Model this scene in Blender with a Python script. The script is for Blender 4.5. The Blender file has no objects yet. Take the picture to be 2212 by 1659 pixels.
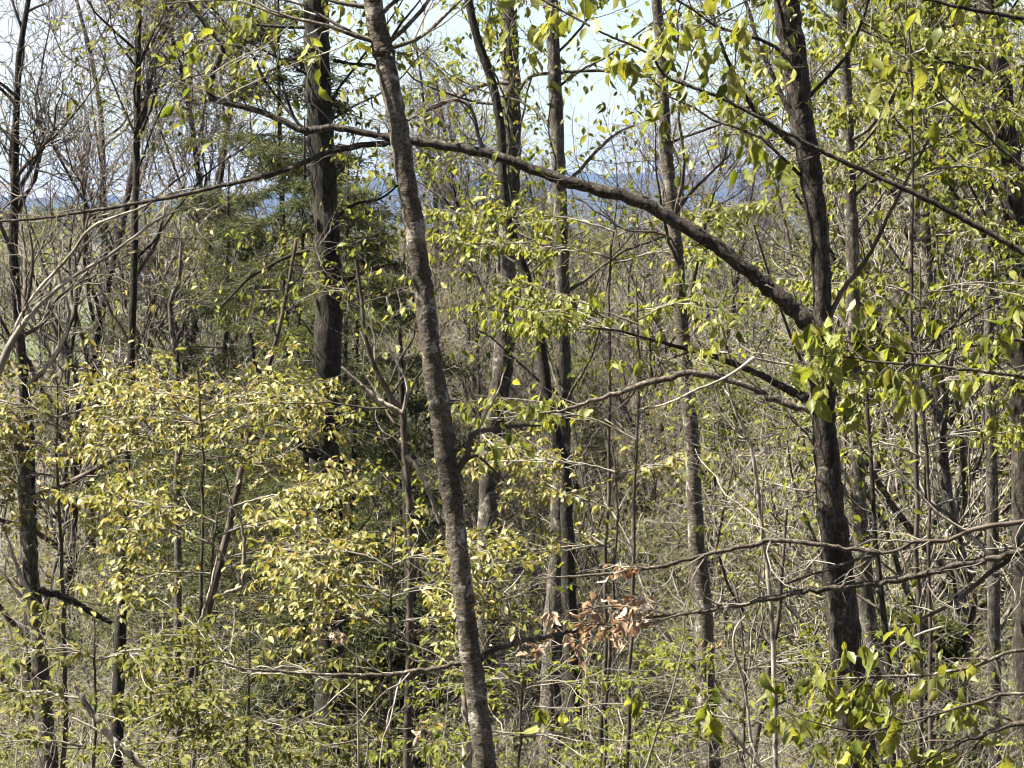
import bpy, math, random
import numpy as np
from mathutils import Matrix, Vector

# ------------------------------------------------------------------ camera, sky, sun, exposure
SC = bpy.context.scene
COL = SC.collection
CAM_Z = 2.2
PITCH = math.radians(4.0)
HFOV = math.radians(22.0)
cam_d = bpy.data.cameras.new("camera")
cam_d.sensor_width = 36.0
cam_d.lens = 18.0 / math.tan(HFOV / 2)
cam_d.clip_start = 0.1
cam_d.clip_end = 20000
cam = bpy.data.objects.new("camera", cam_d)
cam.location = (0, 0, CAM_Z)
cam.rotation_euler = (math.pi / 2 - PITCH, 0, 0)
COL.objects.link(cam)
SC.camera = cam

SUN_EL, SUN_AZ = math.radians(57), math.radians(-91)   # azimuth measured from +Y towards +X
sun_dir = Vector((math.sin(SUN_AZ) * math.cos(SUN_EL), math.cos(SUN_AZ) * math.cos(SUN_EL), math.sin(SUN_EL)))
sd = bpy.data.lights.new("sun", "SUN")
sd.energy = 5.0
sd.angle = math.radians(0.53)
sd.color = (1.0, 0.93, 0.80)
so = bpy.data.objects.new("sun", sd)
so.rotation_euler = sun_dir.to_track_quat("Z", "Y").to_euler()
COL.objects.link(so)

W = bpy.data.worlds.new("World")
SC.world = W
W.use_nodes = True
wn, wl = W.node_tree.nodes, W.node_tree.links
wn.clear()
wo = wn.new("ShaderNodeOutputWorld")
bg = wn.new("ShaderNodeBackground")
bg.inputs["Strength"].default_value = 0.05
sky = wn.new("ShaderNodeTexSky")
sky.sky_type = "NISHITA"
sky.sun_disc = False
sky.sun_elevation = SUN_EL
sky.sun_rotation = SUN_AZ
tc = wn.new("ShaderNodeTexCoord")
mp = wn.new("ShaderNodeMapping")
mp.inputs["Scale"].default_value = (1, 1, 2.4)
nz = wn.new("ShaderNodeTexNoise")
nz.inputs["Scale"].default_value = 4.2
nz.inputs["Detail"].default_value = 9
nz.inputs["Roughness"].default_value = 0.6
cr = wn.new("ShaderNodeValToRGB")
cr.color_ramp.elements[0].position = 0.44
cr.color_ramp.elements[1].position = 0.62
mx = wn.new("ShaderNodeMix")
mx.data_type = "RGBA"
mx.inputs["B"].default_value = (2.6, 2.65, 2.85, 1)
wl.new(tc.outputs["Generated"], mp.inputs["Vector"])
wl.new(mp.outputs["Vector"], nz.inputs["Vector"])
wl.new(nz.outputs["Fac"], cr.inputs["Fac"])
wl.new(cr.outputs["Color"], mx.inputs["Factor"])
hsv = wn.new("ShaderNodeHueSaturation")
hsv.inputs["Saturation"].default_value = 1.1
hsv.inputs["Hue"].default_value = 0.53
hsv.inputs["Value"].default_value = 0.52
wl.new(sky.outputs["Color"], hsv.inputs["Color"])
wl.new(hsv.outputs["Color"], mx.inputs["A"])
wl.new(mx.outputs["Result"], bg.inputs["Color"])
wl.new(bg.outputs["Background"], wo.inputs["Surface"])

SC.view_settings.view_transform = "Standard"
SC.view_settings.look = "None"
SC.view_settings.exposure = 3.0
SC.view_settings.gamma = 1.0
SC.view_settings.use_curve_mapping = False
SC.render.engine = "CYCLES"
SC.cycles.max_bounces = 4
SC.cycles.diffuse_bounces = 2
SC.cycles.glossy_bounces = 2
SC.cycles.transmission_bounces = 4
SC.cycles.transparent_max_bounces = 8
SC.cycles.volume_bounces = 0
SC.cycles.caustics_reflective = False
SC.cycles.caustics_refractive = False
SC.cycles.use_denoising = True
SC.cycles.use_adaptive_sampling = True
SC.cycles.adaptive_threshold = 0.06
SC.cycles.adaptive_min_samples = 20
SC.cycles.filter_width = 1.2

# ------------------------------------------------------------------ helpers
RNG = np.random.default_rng(7)
FPX = 1106.0 / math.tan(HFOV / 2)
CF = np.array([0, math.cos(PITCH), -math.sin(PITCH)])
CU = np.array([0, math.sin(PITCH), math.cos(PITCH)])


def at(px, py, y):
    """World point seen at (px, py) of a 2212x1659 picture, y metres ahead of the camera."""
    d = CF + np.array([1.0, 0, 0]) * ((px - 1106.0) / FPX) + CU * ((829.5 - py) / FPX)
    return np.array([0, 0, CAM_Z]) + d * (y / d[1])


def to_px(p):
    q = p - np.array([0, 0, CAM_Z])
    dep = q @ CF
    dep = np.where(dep < 0.2, 0.2, dep)
    return np.stack([1106 + FPX * q[..., 0] / dep, 829.5 - FPX * (q @ CU) / dep, dep], -1)


def wave(x, y, s, seed):
    return (np.sin(x * s + seed * 1.7) * np.cos(y * s * 0.83 + seed * 2.9) + 0.5 * np.sin(x * s * 2.3 + y * s * 1.9 + seed))


def gz(x, y):
    x = np.asarray(x, float)
    y = np.asarray(y, float)
    z = np.interp(y, [-80, 0, 30, 45, 70, 100, 300, 430, 520, 760, 1000, 1600, 2600, 3400, 4300, 5200],
                  [10, 0, -6, -8.2, -10.4, -12, -13.5, -14, -14, -9, -16, -30, -30, -14, 0, -20])
    z = z + np.interp(y, [0, 10, 40, 200], [0.04, 0.12, 0.35, 0.5]) * wave(x, y, 0.11, 1.0) * np.interp(y, [300, 700], [1, 2.2])
    u = x / np.maximum(y, 1.0)
    mid = np.interp(u, [-0.3, -0.15, -0.09, -0.05, 0.05, 0.085, 0.13, 0.3], [8, 4, -2, -7, -7, 3, 6, 7])
    z = z + mid * np.exp(-((y - 780) / 190.0) ** 2)
    rid = np.interp(u, [-0.4, -0.19, -0.10, -0.065, 0.0, 0.06, 0.12, 0.3], [2, 6, 12, 36, 44, 47, 44, 38])
    return z + rid * np.exp(-((y - 4300) / 520.0) ** 2) + np.interp(y, [2500, 4300], [0, 3.0]) * (wave(x, y, 0.006, 4.0) + 0.9 * wave(x, y, 0.017, 2.0) + 0.5 * wave(x, y, 0.043, 7.0))


def norm(v):
    return v / np.maximum(np.linalg.norm(v, axis=-1, keepdims=True), 1e-9)


class Geo:
    """Collects vertices and faces (quads and triangles) of ONE mesh."""
    def __init__(self):
        self.v, self.q, self.t, self.n = [], [], [], 0
        self.qm, self.tm = [], []

    def add(self, v, q=None, t=None, m=0):
        if q is not None and len(q):
            self.q.append(q + self.n)
            self.qm.append(np.full(len(q), m))
        if t is not None and len(t):
            self.t.append(t + self.n)
            self.tm.append(np.full(len(t), m))
        self.v.append(v)
        self.n += len(v)

    def mesh(self, name, mats, origin=(0, 0, 0), smooth=True):
        me = bpy.data.meshes.new(name)
        v = (np.concatenate(self.v) - np.asarray(origin)).astype(np.float32)
        q = np.concatenate(self.q) if self.q else np.zeros((0, 4), int)
        t = np.concatenate(self.t) if self.t else np.zeros((0, 3), int)
        loops = np.concatenate([q.ravel(), t.ravel()]).astype(np.int32)
        starts = np.concatenate([np.arange(len(q)) * 4, len(q) * 4 + np.arange(len(t)) * 3]).astype(np.int32)
        me.vertices.add(len(v))
        me.vertices.foreach_set("co", v.ravel())
        me.loops.add(len(loops))
        me.loops.foreach_set("vertex_index", loops)
        me.polygons.add(len(starts))
        me.polygons.foreach_set("loop_start", starts)
        if not isinstance(mats, (list, tuple)):
            mats = [mats]
        for m in mats:
            me.materials.append(m)
        if len(mats) > 1:
            me.polygons.foreach_set("material_index", np.concatenate(self.qm + self.tm).astype(np.int32))
        me.polygons.foreach_set("use_smooth", np.full(len(starts), smooth))
        me.update(calc_edges=True)
        me.validate()
        return me


def obj(name, data, parent=None, loc=(0, 0, 0), kind=None):
    o = bpy.data.objects.new(name, data)
    COL.objects.link(o)
    o.location = loc
    if parent is not None:
        o.parent = parent
    if kind:
        o["kind"] = kind
    return o


def thing(name, label, cat, loc, group=None):
    o = obj(name, None, loc=tuple(loc))
    o.empty_display_size = 0.2
    o["label"] = label
    o["category"] = cat
    if group:
        o["group"] = group
    return o


def tubes(geo, pts, rad, sides=5, rough=0.0, m=0, cap=False):
    """pts (N,K,3), rad (N,K): swept tubes."""
    N, K, _ = pts.shape
    tan = np.empty_like(pts)
    tan[:, 1:-1] = pts[:, 2:] - pts[:, :-2]
    tan[:, 0] = pts[:, 1] - pts[:, 0]
    tan[:, -1] = pts[:, -1] - pts[:, -2]
    tan = norm(tan)
    ref = np.where(np.abs(norm(pts[:, -1] - pts[:, 0])[:, 2:3]) > 0.8, np.array([[0, -1.0, 0]]), np.array([[0, 0, 1.0]]))[:, None, :]
    a = norm(np.cross(tan, ref))
    b = np.cross(tan, a)
    th = np.arange(sides) * 2 * math.pi / sides
    r = rad[:, :, None] * np.ones(sides)
    if rough:
        r = r * (1 + rough * RNG.normal(size=r.shape))
    ring = pts[:, :, None, :] + r[..., None] * (a[:, :, None, :] * np.cos(th)[None, None, :, None] + b[:, :, None, :] * np.sin(th)[None, None, :, None])
    idx = np.arange(N * K * sides).reshape(N, K, sides)
    f0 = idx[:, :-1]
    f1 = idx[:, 1:]
    q = np.stack([f0, np.roll(f0, -1, 2), np.roll(f1, -1, 2), f1], -1).reshape(-1, 4)
    geo.add(ring.reshape(-1, 3), q, m=m)


def paths(base, d, length, K, wig, trop=(0, 0, 0)):
    """Random-walk polylines (N,K,3)."""
    N = len(base)
    p = np.empty((N, K, 3))
    p[:, 0] = base
    d = norm(np.asarray(d, float))
    step = (np.asarray(length) / (K - 1)).reshape(-1, 1)
    for k in range(1, K):
        d = norm(d + wig * RNG.normal(size=(N, 3)) + np.asarray(trop))
        p[:, k] = p[:, k - 1] + d * step
    return p


def sprout(pts, rad, n, t0, t1, ang, planar=0.0, fade=0.6):
    """n children on each polyline: base, direction, parent radius, t."""
    N, K, _ = pts.shape
    pi = np.repeat(np.arange(N), n)
    t = RNG.uniform(t0, t1, N * n)
    f = t * (K - 1)
    i = np.minimum(f.astype(int), K - 2)
    w = (f - i)[:, None]
    base = pts[pi, i] * (1 - w) + pts[pi, i + 1] * w
    tan = norm(pts[pi, i + 1] - pts[pi, i])
    rnd = norm(RNG.normal(size=(N * n, 3)))
    perp = norm(rnd - (rnd * tan).sum(-1, keepdims=True) * tan)
    if planar:
        side = norm(np.cross(tan, np.array([0, 0, 1.0])) + 1e-6) * RNG.choice([-1.0, 1.0], (N * n, 1))
        perp = norm(perp * (1 - planar) + side * planar)
    a = np.radians(np.asarray(ang) + RNG.normal(0, 9, N * n))[:, None]
    return base, tan * np.cos(a) + perp * np.sin(a), (rad[pi, i] * (1 - w[:, 0]) + rad[pi, i + 1] * w[:, 0]), t


def taper(r0, K, end=0.3):
    return np.asarray(r0)[:, None] * np.linspace(1, end, K)[None, :]


def smooth_path(P, step=6):
    """Catmull-Rom through the rows of P."""
    P = np.asarray(P, float)
    if len(P) < 3:
        s = np.linspace(0, 1, step + 1)[:, None]
        return P[0] * (1 - s) + P[1] * s
    Q = np.vstack([2 * P[0] - P[1], P, 2 * P[-1] - P[-2]])
    out = []
    s = np.linspace(0, 1, step, endpoint=False)[:, None]
    for i in range(len(P) - 1):
        a, b, c, d = Q[i:i + 4]
        out.append(0.5 * ((2 * b) + (c - a) * s + (2 * a - 5 * b + 4 * c - d) * s ** 2 + (3 * b - a - 3 * c + d) * s ** 3))
    out.append(P[-1:])
    return np.vstack(out)


def trace(rows, y, step=6, jit=0.0):
    """rows of (px, py, width_px[, depth]) -> smooth world polyline with radii."""
    R = np.array([list(r) + [y] * (4 - len(r)) for r in rows], float)
    S = smooth_path(R, step)
    p = np.array([at(*s[[0, 1, 3]]) for s in S])
    r = np.maximum(S[:, 2], 0.6) * 0.5 * S[:, 3] / FPX
    if jit:
        n = RNG.normal(size=p.shape) * r[:, None] * jit
        n[0] = 0
        p = p + n
    return p, r


# ------------------------------------------------------------------ materials
def new_mat(name):
    m = bpy.data.materials.new(name)
    m.use_nodes = True
    nt = m.node_tree
    nt.nodes.clear()
    return m, nt.nodes, nt.links


ALB = 0.53


def ramp(n, stops):
    r = n.new("ShaderNodeValToRGB")
    e = r.color_ramp.elements
    while len(e) < len(stops):
        e.new(0.5)
    for i, (p, c) in enumerate(stops):
        e[i].position = p
        e[i].color = (*[v * ALB if max(c) < 0.99 or c[0] > 1 else v for v in c], 1)
    return r


def bark(name, dark, mid, pale, patch=None, scale=9.0, stretch=0.35, bump=0.6, patch_amt=0.55):
    m, n, l = new_mat(name)
    out = n.new("ShaderNodeOutputMaterial")
    p = n.new("ShaderNodeBsdfPrincipled")
    p.inputs["Roughness"].default_value = 0.88
    p.inputs["Specular IOR Level"].default_value = 0.2
    t = n.new("ShaderNodeTexCoord")
    mp = n.new("ShaderNodeMapping")
    mp.inputs["Scale"].default_value = (1, 1, stretch)
    a = n.new("ShaderNodeTexNoise")
    a.inputs["Scale"].default_value = scale
    a.inputs["Detail"].default_value = 6
    a.inputs["Roughness"].default_value = 0.65
    l.new(t.outputs["Object"], mp.inputs["Vector"])
    l.new(mp.outputs["Vector"], a.inputs["Vector"])
    r = ramp(n, [(0.32, dark), (0.5, mid), (0.68, pale)])
    l.new(a.outputs["Fac"], r.inputs["Fac"])
    col = r.outputs["Color"]
    if patch:
        b = n.new("ShaderNodeTexNoise")
        b.inputs["Scale"].default_value = scale * 0.36
        b.inputs["Detail"].default_value = 7
        b.inputs["Roughness"].default_value = 0.7
        b.inputs["Distortion"].default_value = 0.6
        l.new(t.outputs["Object"], b.inputs["Vector"])
        rr = ramp(n, [(patch_amt, (0, 0, 0)), (patch_amt + 0.06, (1, 1, 1))])
        l.new(b.outputs["Fac"], rr.inputs["Fac"])
        mixn = n.new("ShaderNodeMix")
        mixn.data_type = "RGBA"
        l.new(rr.outputs["Color"], mixn.inputs["Factor"])
        l.new(col, mixn.inputs["A"])
        mixn.inputs["B"].default_value = (*[v * ALB for v in patch], 1)
        col = mixn.outputs["Result"]
    if bump > 0.25:            # fine dark cracks
        f = n.new("ShaderNodeTexNoise")
        f.inputs["Scale"].default_value = scale * 3.3
        f.inputs["Detail"].default_value = 3
        l.new(mp.outputs["Vector"], f.inputs["Vector"])
        rc = ramp(n, [(0.36, (0.28 / ALB,) * 3), (0.47, (0.95 / ALB,) * 3), (0.7, (1.0, 1.0, 1.0))])
        l.new(f.outputs["Fac"], rc.inputs["Fac"])
        mc = n.new("ShaderNodeMix")
        mc.data_type = "RGBA"
        mc.blend_type = "MULTIPLY"
        mc.inputs["Factor"].default_value = 1
        sl = n.new("ShaderNodeTexNoise")
        sl.inputs["Scale"].default_value = 2.6
        sl.inputs["Detail"].default_value = 2
        l.new(t.outputs["Object"], sl.inputs["Vector"])
        rs = ramp(n, [(0.36, (0.55 / ALB, 0.53 / ALB, 0.48 / ALB)), (0.64, (1.15 / ALB,) * 3)])
        l.new(sl.outputs["Fac"], rs.inputs["Fac"])
        ms = n.new("ShaderNodeMix")
        ms.data_type = "RGBA"
        ms.blend_type = "MULTIPLY"
        ms.inputs["Factor"].default_value = 1
        l.new(col, ms.inputs["A"])
        l.new(rs.outputs["Color"], ms.inputs["B"])
        col = ms.outputs["Result"]
        l.new(col, mc.inputs["A"])
        l.new(rc.outputs["Color"], mc.inputs["B"])
        col = mc.outputs["Result"]
    l.new(col, p.inputs["Base Color"])
    if bump > 0.25:
        bp = n.new("ShaderNodeBump")
        bp.inputs["Strength"].default_value = bump
        bp.inputs["Distance"].default_value = 0.02
        l.new(a.outputs["Fac"], bp.inputs["Height"])
        l.new(bp.outputs["Normal"], p.inputs["Normal"])
    else:                      # thin twigs: plain tint, no relief to see
        a.inputs["Detail"].default_value = 1
    l.new(p.outputs["BSDF"], out.inputs["Surface"])
    return m


def leafmat(name, cols, trans=0.45, rough=0.5, tcol=None, gloss=False):
    """Leaf blade: every leaf takes its own tint; light passes through."""
    m, n, l = new_mat(name)
    out = n.new("ShaderNodeOutputMaterial")
    g = n.new("ShaderNodeNewGeometry")
    oi = n.new("ShaderNodeObjectInfo")
    ad = n.new("ShaderNodeMath")
    ad.operation = "ADD"
    fr = n.new("ShaderNodeMath")
    fr.operation = "FRACT"
    l.new(g.outputs["Random Per Island"], ad.inputs[0])
    l.new(oi.outputs["Random"], ad.inputs[1])
    l.new(ad.outputs[0], fr.inputs[0])
    k = len(cols)
    r = ramp(n, [(i / (k - 1), c) for i, c in enumerate(cols)])
    l.new(fr.outputs[0], r.inputs["Fac"])
    col = r.outputs["Color"]
    if gloss:
        tx = n.new("ShaderNodeTexCoord")
        nn = n.new("ShaderNodeTexNoise")
        nn.inputs["Scale"].default_value = 7
        nn.inputs["Detail"].default_value = 2
        l.new(tx.outputs["Object"], nn.inputs["Vector"])
        rr = ramp(n, [(0.35, (0.62 / ALB, 0.66 / ALB, 0.7 / ALB)), (0.62, (1.0 / ALB,) * 3)])
        l.new(nn.outputs["Fac"], rr.inputs["Fac"])
        mm = n.new("ShaderNodeMix")
        mm.data_type = "RGBA"
        mm.blend_type = "MULTIPLY"
        mm.inputs["Factor"].default_value = 1
        l.new(col, mm.inputs["A"])
        l.new(rr.outputs["Color"], mm.inputs["B"])
        col = mm.outputs["Result"]
        p = n.new("ShaderNodeBsdfPrincipled")
        p.inputs["Roughness"].default_value = rough
        p.inputs["Specular IOR Level"].default_value = 0.25
        l.new(col, p.inputs["Base Color"])
    else:
        p = n.new("ShaderNodeBsdfDiffuse")
        l.new(col, p.inputs["Color"])
    t = n.new("ShaderNodeBsdfTranslucent")
    hs = n.new("ShaderNodeMix")
    hs.data_type = "RGBA"
    hs.blend_type = "MULTIPLY"
    hs.inputs["Factor"].default_value = 1
    hs.inputs["B"].default_value = (*(tcol or (1.25, 1.2, 0.55)), 1)
    l.new(col, hs.inputs["A"])
    l.new(hs.outputs["Result"], t.inputs["Color"])
    mix = n.new("ShaderNodeMixShader")
    mix.inputs["Fac"].default_value = trans
    l.new(p.outputs[0], mix.inputs[1])
    l.new(t.outputs["BSDF"], mix.inputs[2])
    l.new(mix.outputs["Shader"], out.inputs["Surface"])
    return m


def soil(name, cols, scale, detail=8, bump=0.5):
    m, n, l = new_mat(name)
    out = n.new("ShaderNodeOutputMaterial")
    p = n.new("ShaderNodeBsdfPrincipled")
    p.inputs["Roughness"].default_value = 0.95
    p.inputs["Specular IOR Level"].default_value = 0.1
    t = n.new("ShaderNodeTexCoord")
    a = n.new("ShaderNodeTexNoise")
    a.inputs["Scale"].default_value = scale
    a.inputs["Detail"].default_value = detail
    a.inputs["Roughness"].default_value = 0.75
    l.new(t.outputs["Object"], a.inputs["Vector"])
    k = len(cols)
    r = ramp(n, [(0.3 + 0.4 * i / (k - 1), c) for i, c in enumerate(cols)])
    l.new(a.outputs["Fac"], r.inputs["Fac"])
    l.new(r.outputs["Color"], p.inputs["Base Color"])
    b = n.new("ShaderNodeBump")
    b.inputs["Strength"].default_value = bump
    b.inputs["Distance"].default_value = 0.1
    l.new(a.outputs["Fac"], b.inputs["Height"])
    l.new(b.outputs["Normal"], p.inputs["Normal"])
    l.new(p.outputs["BSDF"], out.inputs["Surface"])
    return m


M_SMOOTH = bark("bark_smooth_grey", (0.055, 0.045, 0.033), (0.115, 0.098, 0.074), (0.17, 0.15, 0.118), (0.42, 0.40, 0.34), 26, 1.5, 0.8, 0.55)
M_DARK = bark("bark_dark_mossy", (0.012, 0.010, 0.008), (0.034, 0.029, 0.022), (0.085, 0.075, 0.058), (0.045, 0.055, 0.018), 34, 0.3, 1.0, 0.55)
M_BRANCH = bark("branch_bark", (0.045, 0.036, 0.028), (0.10, 0.083, 0.064), (0.22, 0.19, 0.15), (0.34, 0.32, 0.27), 40, 0.8, 0.7, 0.57)
M_ROUGH = bark("bark_rough_brown", (0.012, 0.009, 0.007), (0.046, 0.038, 0.029), (0.125, 0.107, 0.083), (0.21, 0.19, 0.15), 42, 0.35, 1.0, 0.575)
M_GREY = bark("bark_grey_lichen", (0.04, 0.034, 0.027), (0.10, 0.088, 0.07), (0.20, 0.18, 0.15), (0.33, 0.32, 0.26), 26, 0.4, 0.9, 0.55)
M_TWIG = bark("twig_bark", (0.12, 0.105, 0.085), (0.21, 0.19, 0.155), (0.37, 0.345, 0.295), None, 6, 1, 0.2)
M_TWIG_D = bark("twig_bark_dark", (0.04, 0.031, 0.025), (0.075, 0.06, 0.047), (0.13, 0.105, 0.085), None, 6, 1, 0.2)
M_TWIG_M = bark("twig_bark_mid", (0.08, 0.07, 0.057), (0.145, 0.128, 0.105), (0.25, 0.225, 0.19), None, 6, 1, 0.2)
M_CANE = bark("cane_bark", (0.11, 0.092, 0.07), (0.20, 0.172, 0.135), (0.36, 0.325, 0.265), None, 7, 1, 0.2)
M_PALE = bark("dead_wood_pale", (0.25, 0.22, 0.17), (0.42, 0.38, 0.31), (0.58, 0.54, 0.46), (0.2, 0.17, 0.12), 8, 0.5, 0.5, 0.66)
L_BEECH = leafmat("leaf_fresh_green", [(0.13, 0.16, 0.025), (0.23, 0.265, 0.05), (0.35, 0.375, 0.095), (0.31, 0.30, 0.075), (0.47, 0.48, 0.16)], 0.5, 0.45, (1.15, 1.12, 0.45), gloss=True)
L_YELLOW = leafmat("leaf_yellow_green", [(0.20, 0.21, 0.05), (0.38, 0.35, 0.11), (0.25, 0.27, 0.07), (0.46, 0.38, 0.155), (0.18, 0.21, 0.05), (0.42, 0.40, 0.135), (0.40, 0.28, 0.105), (0.46, 0.43, 0.155), (0.30, 0.33, 0.09)], 0.36, 0.5, (1.1, 1.06, 0.5), gloss=True)
L_MID = leafmat("leaf_mid_green", [(0.11, 0.14, 0.03), (0.19, 0.22, 0.05), (0.27, 0.28, 0.08), (0.14, 0.18, 0.035)], 0.42, 0.5)
L_OLIVE = leafmat("leaf_olive_bud", [(0.10, 0.12, 0.036), (0.19, 0.20, 0.07), (0.27, 0.255, 0.11), (0.13, 0.16, 0.05)], 0.38, 0.6)
L_DEAD = leafmat("leaf_dry_copper", [(0.42, 0.27, 0.17), (0.56, 0.43, 0.31), (0.28, 0.16, 0.09), (0.58, 0.46, 0.35), (0.40, 0.26, 0.16), (0.48, 0.29, 0.16)], 0.3, 0.55, (1.2, 0.95, 0.65), gloss=True)
L_NEEDLE = leafmat("needle_dark_green", [(0.055, 0.07, 0.04), (0.095, 0.11, 0.065), (0.14, 0.15, 0.095)], 0.25, 0.5)
L_PINE = leafmat("needle_pine_green", [(0.10, 0.13, 0.035), (0.15, 0.185, 0.055), (0.20, 0.22, 0.08)], 0.3, 0.5)
M_GROUND = soil("leaf_litter_soil", [(0.03, 0.03, 0.018), (0.07, 0.064, 0.043), (0.12, 0.105, 0.08), (0.065, 0.075, 0.035)], 1.7)
M_HILL = soil("forested_hill", [(0.010, 0.015, 0.010), (0.018, 0.023, 0.015), (0.026, 0.028, 0.018)], 0.02)
M_MEADOW = soil("meadow_grass", [(0.065, 0.08, 0.045), (0.085, 0.10, 0.06), (0.105, 0.115, 0.075)], 0.25)
M_ROOF = soil("roof_metal_grey", [(0.22, 0.25, 0.28), (0.28, 0.31, 0.34)], 1.0, 3, 0.1)
M_WALLB = soil("shed_wall_boards", [(0.09, 0.075, 0.06), (0.14, 0.12, 0.10)], 2.0, 3, 0.1)

# ------------------------------------------------------------------ leaves and trees
UP = np.array([0, 0, 1.0])


def leaf_shape(kind, bend, fold, twist=0.0):
    """One curved leaf blade of unit length along +Y."""
    if kind == "ovate":
        ys = np.array([0, .10, .26, .44, .62, .80, .92, 1.0])
        ws = np.array([.012, .10, .19, .225, .20, .125, .05, .004])
    else:                       # dry, curled in from the edges
        ys = np.array([0, .12, .3, .5, .7, .88, 1.0])
        ws = np.array([.012, .12, .21, .24, .2, .1, .005])
    v, k = [], len(ys)
    jr = np.random.default_rng(int(1000 * abs(bend) + 100 * fold + 10 * abs(twist)))
    wob = 1 + 0.16 * jr.normal(size=(k, 2))
    crl = 0.035 * jr.normal(size=(k, 3))
    for i, (y, w) in enumerate(zip(ys, ws)):
        a = twist * y
        z0 = -bend * y * y
        yy = y * (1 - 0.25 * abs(bend) * y)
        rip = 0.012 * (-1) ** i
        for s, f in ((-1, 1), (0, 0), (1, 1)):
            x, z = s * w * (wob[i, 0] if s < 0 else wob[i, 1]), f * (w * fold + rip) + crl[i, s + 1]
            v.append((x * math.cos(a) - z * math.sin(a), yy, z0 + x * math.sin(a) + z * math.cos(a)))
    q = []
    for i in range(k - 1):
        for c in (0, 1):
            q.append((i * 3 + c, i * 3 + c + 1, i * 3 + c + 4, i * 3 + c + 3))
    g = Geo()
    g.add(np.array(v), np.array(q))
    return g


_leaf_cache = {}


def leaf_mesh(mat, dry):
    key = (mat.name, dry)
    if key not in _leaf_cache:
        if dry:
            sh = [leaf_shape("dry", b, f, t) for b, f, t in ((.3, .7, .5), (.55, 1.0, -.6), (.1, .8, .9), (-.2, 1.2, .3))]
        else:
            sh = [leaf_shape("ovate", b, f, t) for b, f, t in ((.25, .4, .2), (.6, .6, -.4), (.12, .8, .5), (.9, .35, 0), (.4, 1.0, .6), (.1, .2, -.2), (.75, .7, .8), (-.15, .5, -.6))]
        _leaf_cache[key] = [s.mesh("leaf_blade", mat) for s in sh]
    return _leaf_cache[key]


def leaf_mass(geo, pos, d, nrm, size, width=0.25, m=0, fold=0.25):
    N = len(pos)
    s = np.cross(d, nrm)
    L = size[:, None]
    w = L * width
    b = pos
    t = pos + d * L - nrm * L * 0.12
    l1 = pos + d * L * .32 + s * w * .95 + nrm * w * fold
    l2 = pos + d * L * .70 + s * w * .8 + nrm * w * fold
    r1 = pos + d * L * .32 - s * w * .95 + nrm * w * fold
    r2 = pos + d * L * .70 - s * w * .8 + nrm * w * fold
    v = np.stack([b, l1, l2, t, r2, r1], 1).reshape(-1, 3)
    i = np.arange(N)[:, None] * 6
    q = np.concatenate([i + np.array([[0, 1, 2, 3]]), i + np.array([[0, 3, 4, 5]])])
    geo.add(v, q, m=m)


def leaves_on(pts, n, t0, t1, droop, size, flat=0.5, var=0.34):
    """n leaves along every polyline -> pos, dir, normal, size."""
    N, K, _ = pts.shape
    pi = np.repeat(np.arange(N), n)
    t = RNG.uniform(t0, t1, N * n)
    f = t * (K - 1)
    i = np.minimum(f.astype(int), K - 2)
    w = (f - i)[:, None]
    p = pts[pi, i] * (1 - w) + pts[pi, i + 1] * w
    tan = norm(pts[pi, i + 1] - pts[pi, i])
    d = norm(tan * 0.5 + 0.8 * norm(RNG.normal(size=p.shape)))
    d[:, 2] *= 0.5
    d = norm(norm(d) * (1 - droop) + np.array([0, 0, -1.0]) * droop + 0.18 * RNG.normal(size=p.shape))
    r = norm(UP * flat + (1 - flat) * norm(RNG.normal(size=p.shape)))
    nr = norm(r - (r * d).sum(-1, keepdims=True) * d)
    s = size * (1 + var * RNG.normal(size=len(p))).clip(0.3, 1.8)
    p = p + d * 0.008
    return p, d, nr, s


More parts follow.
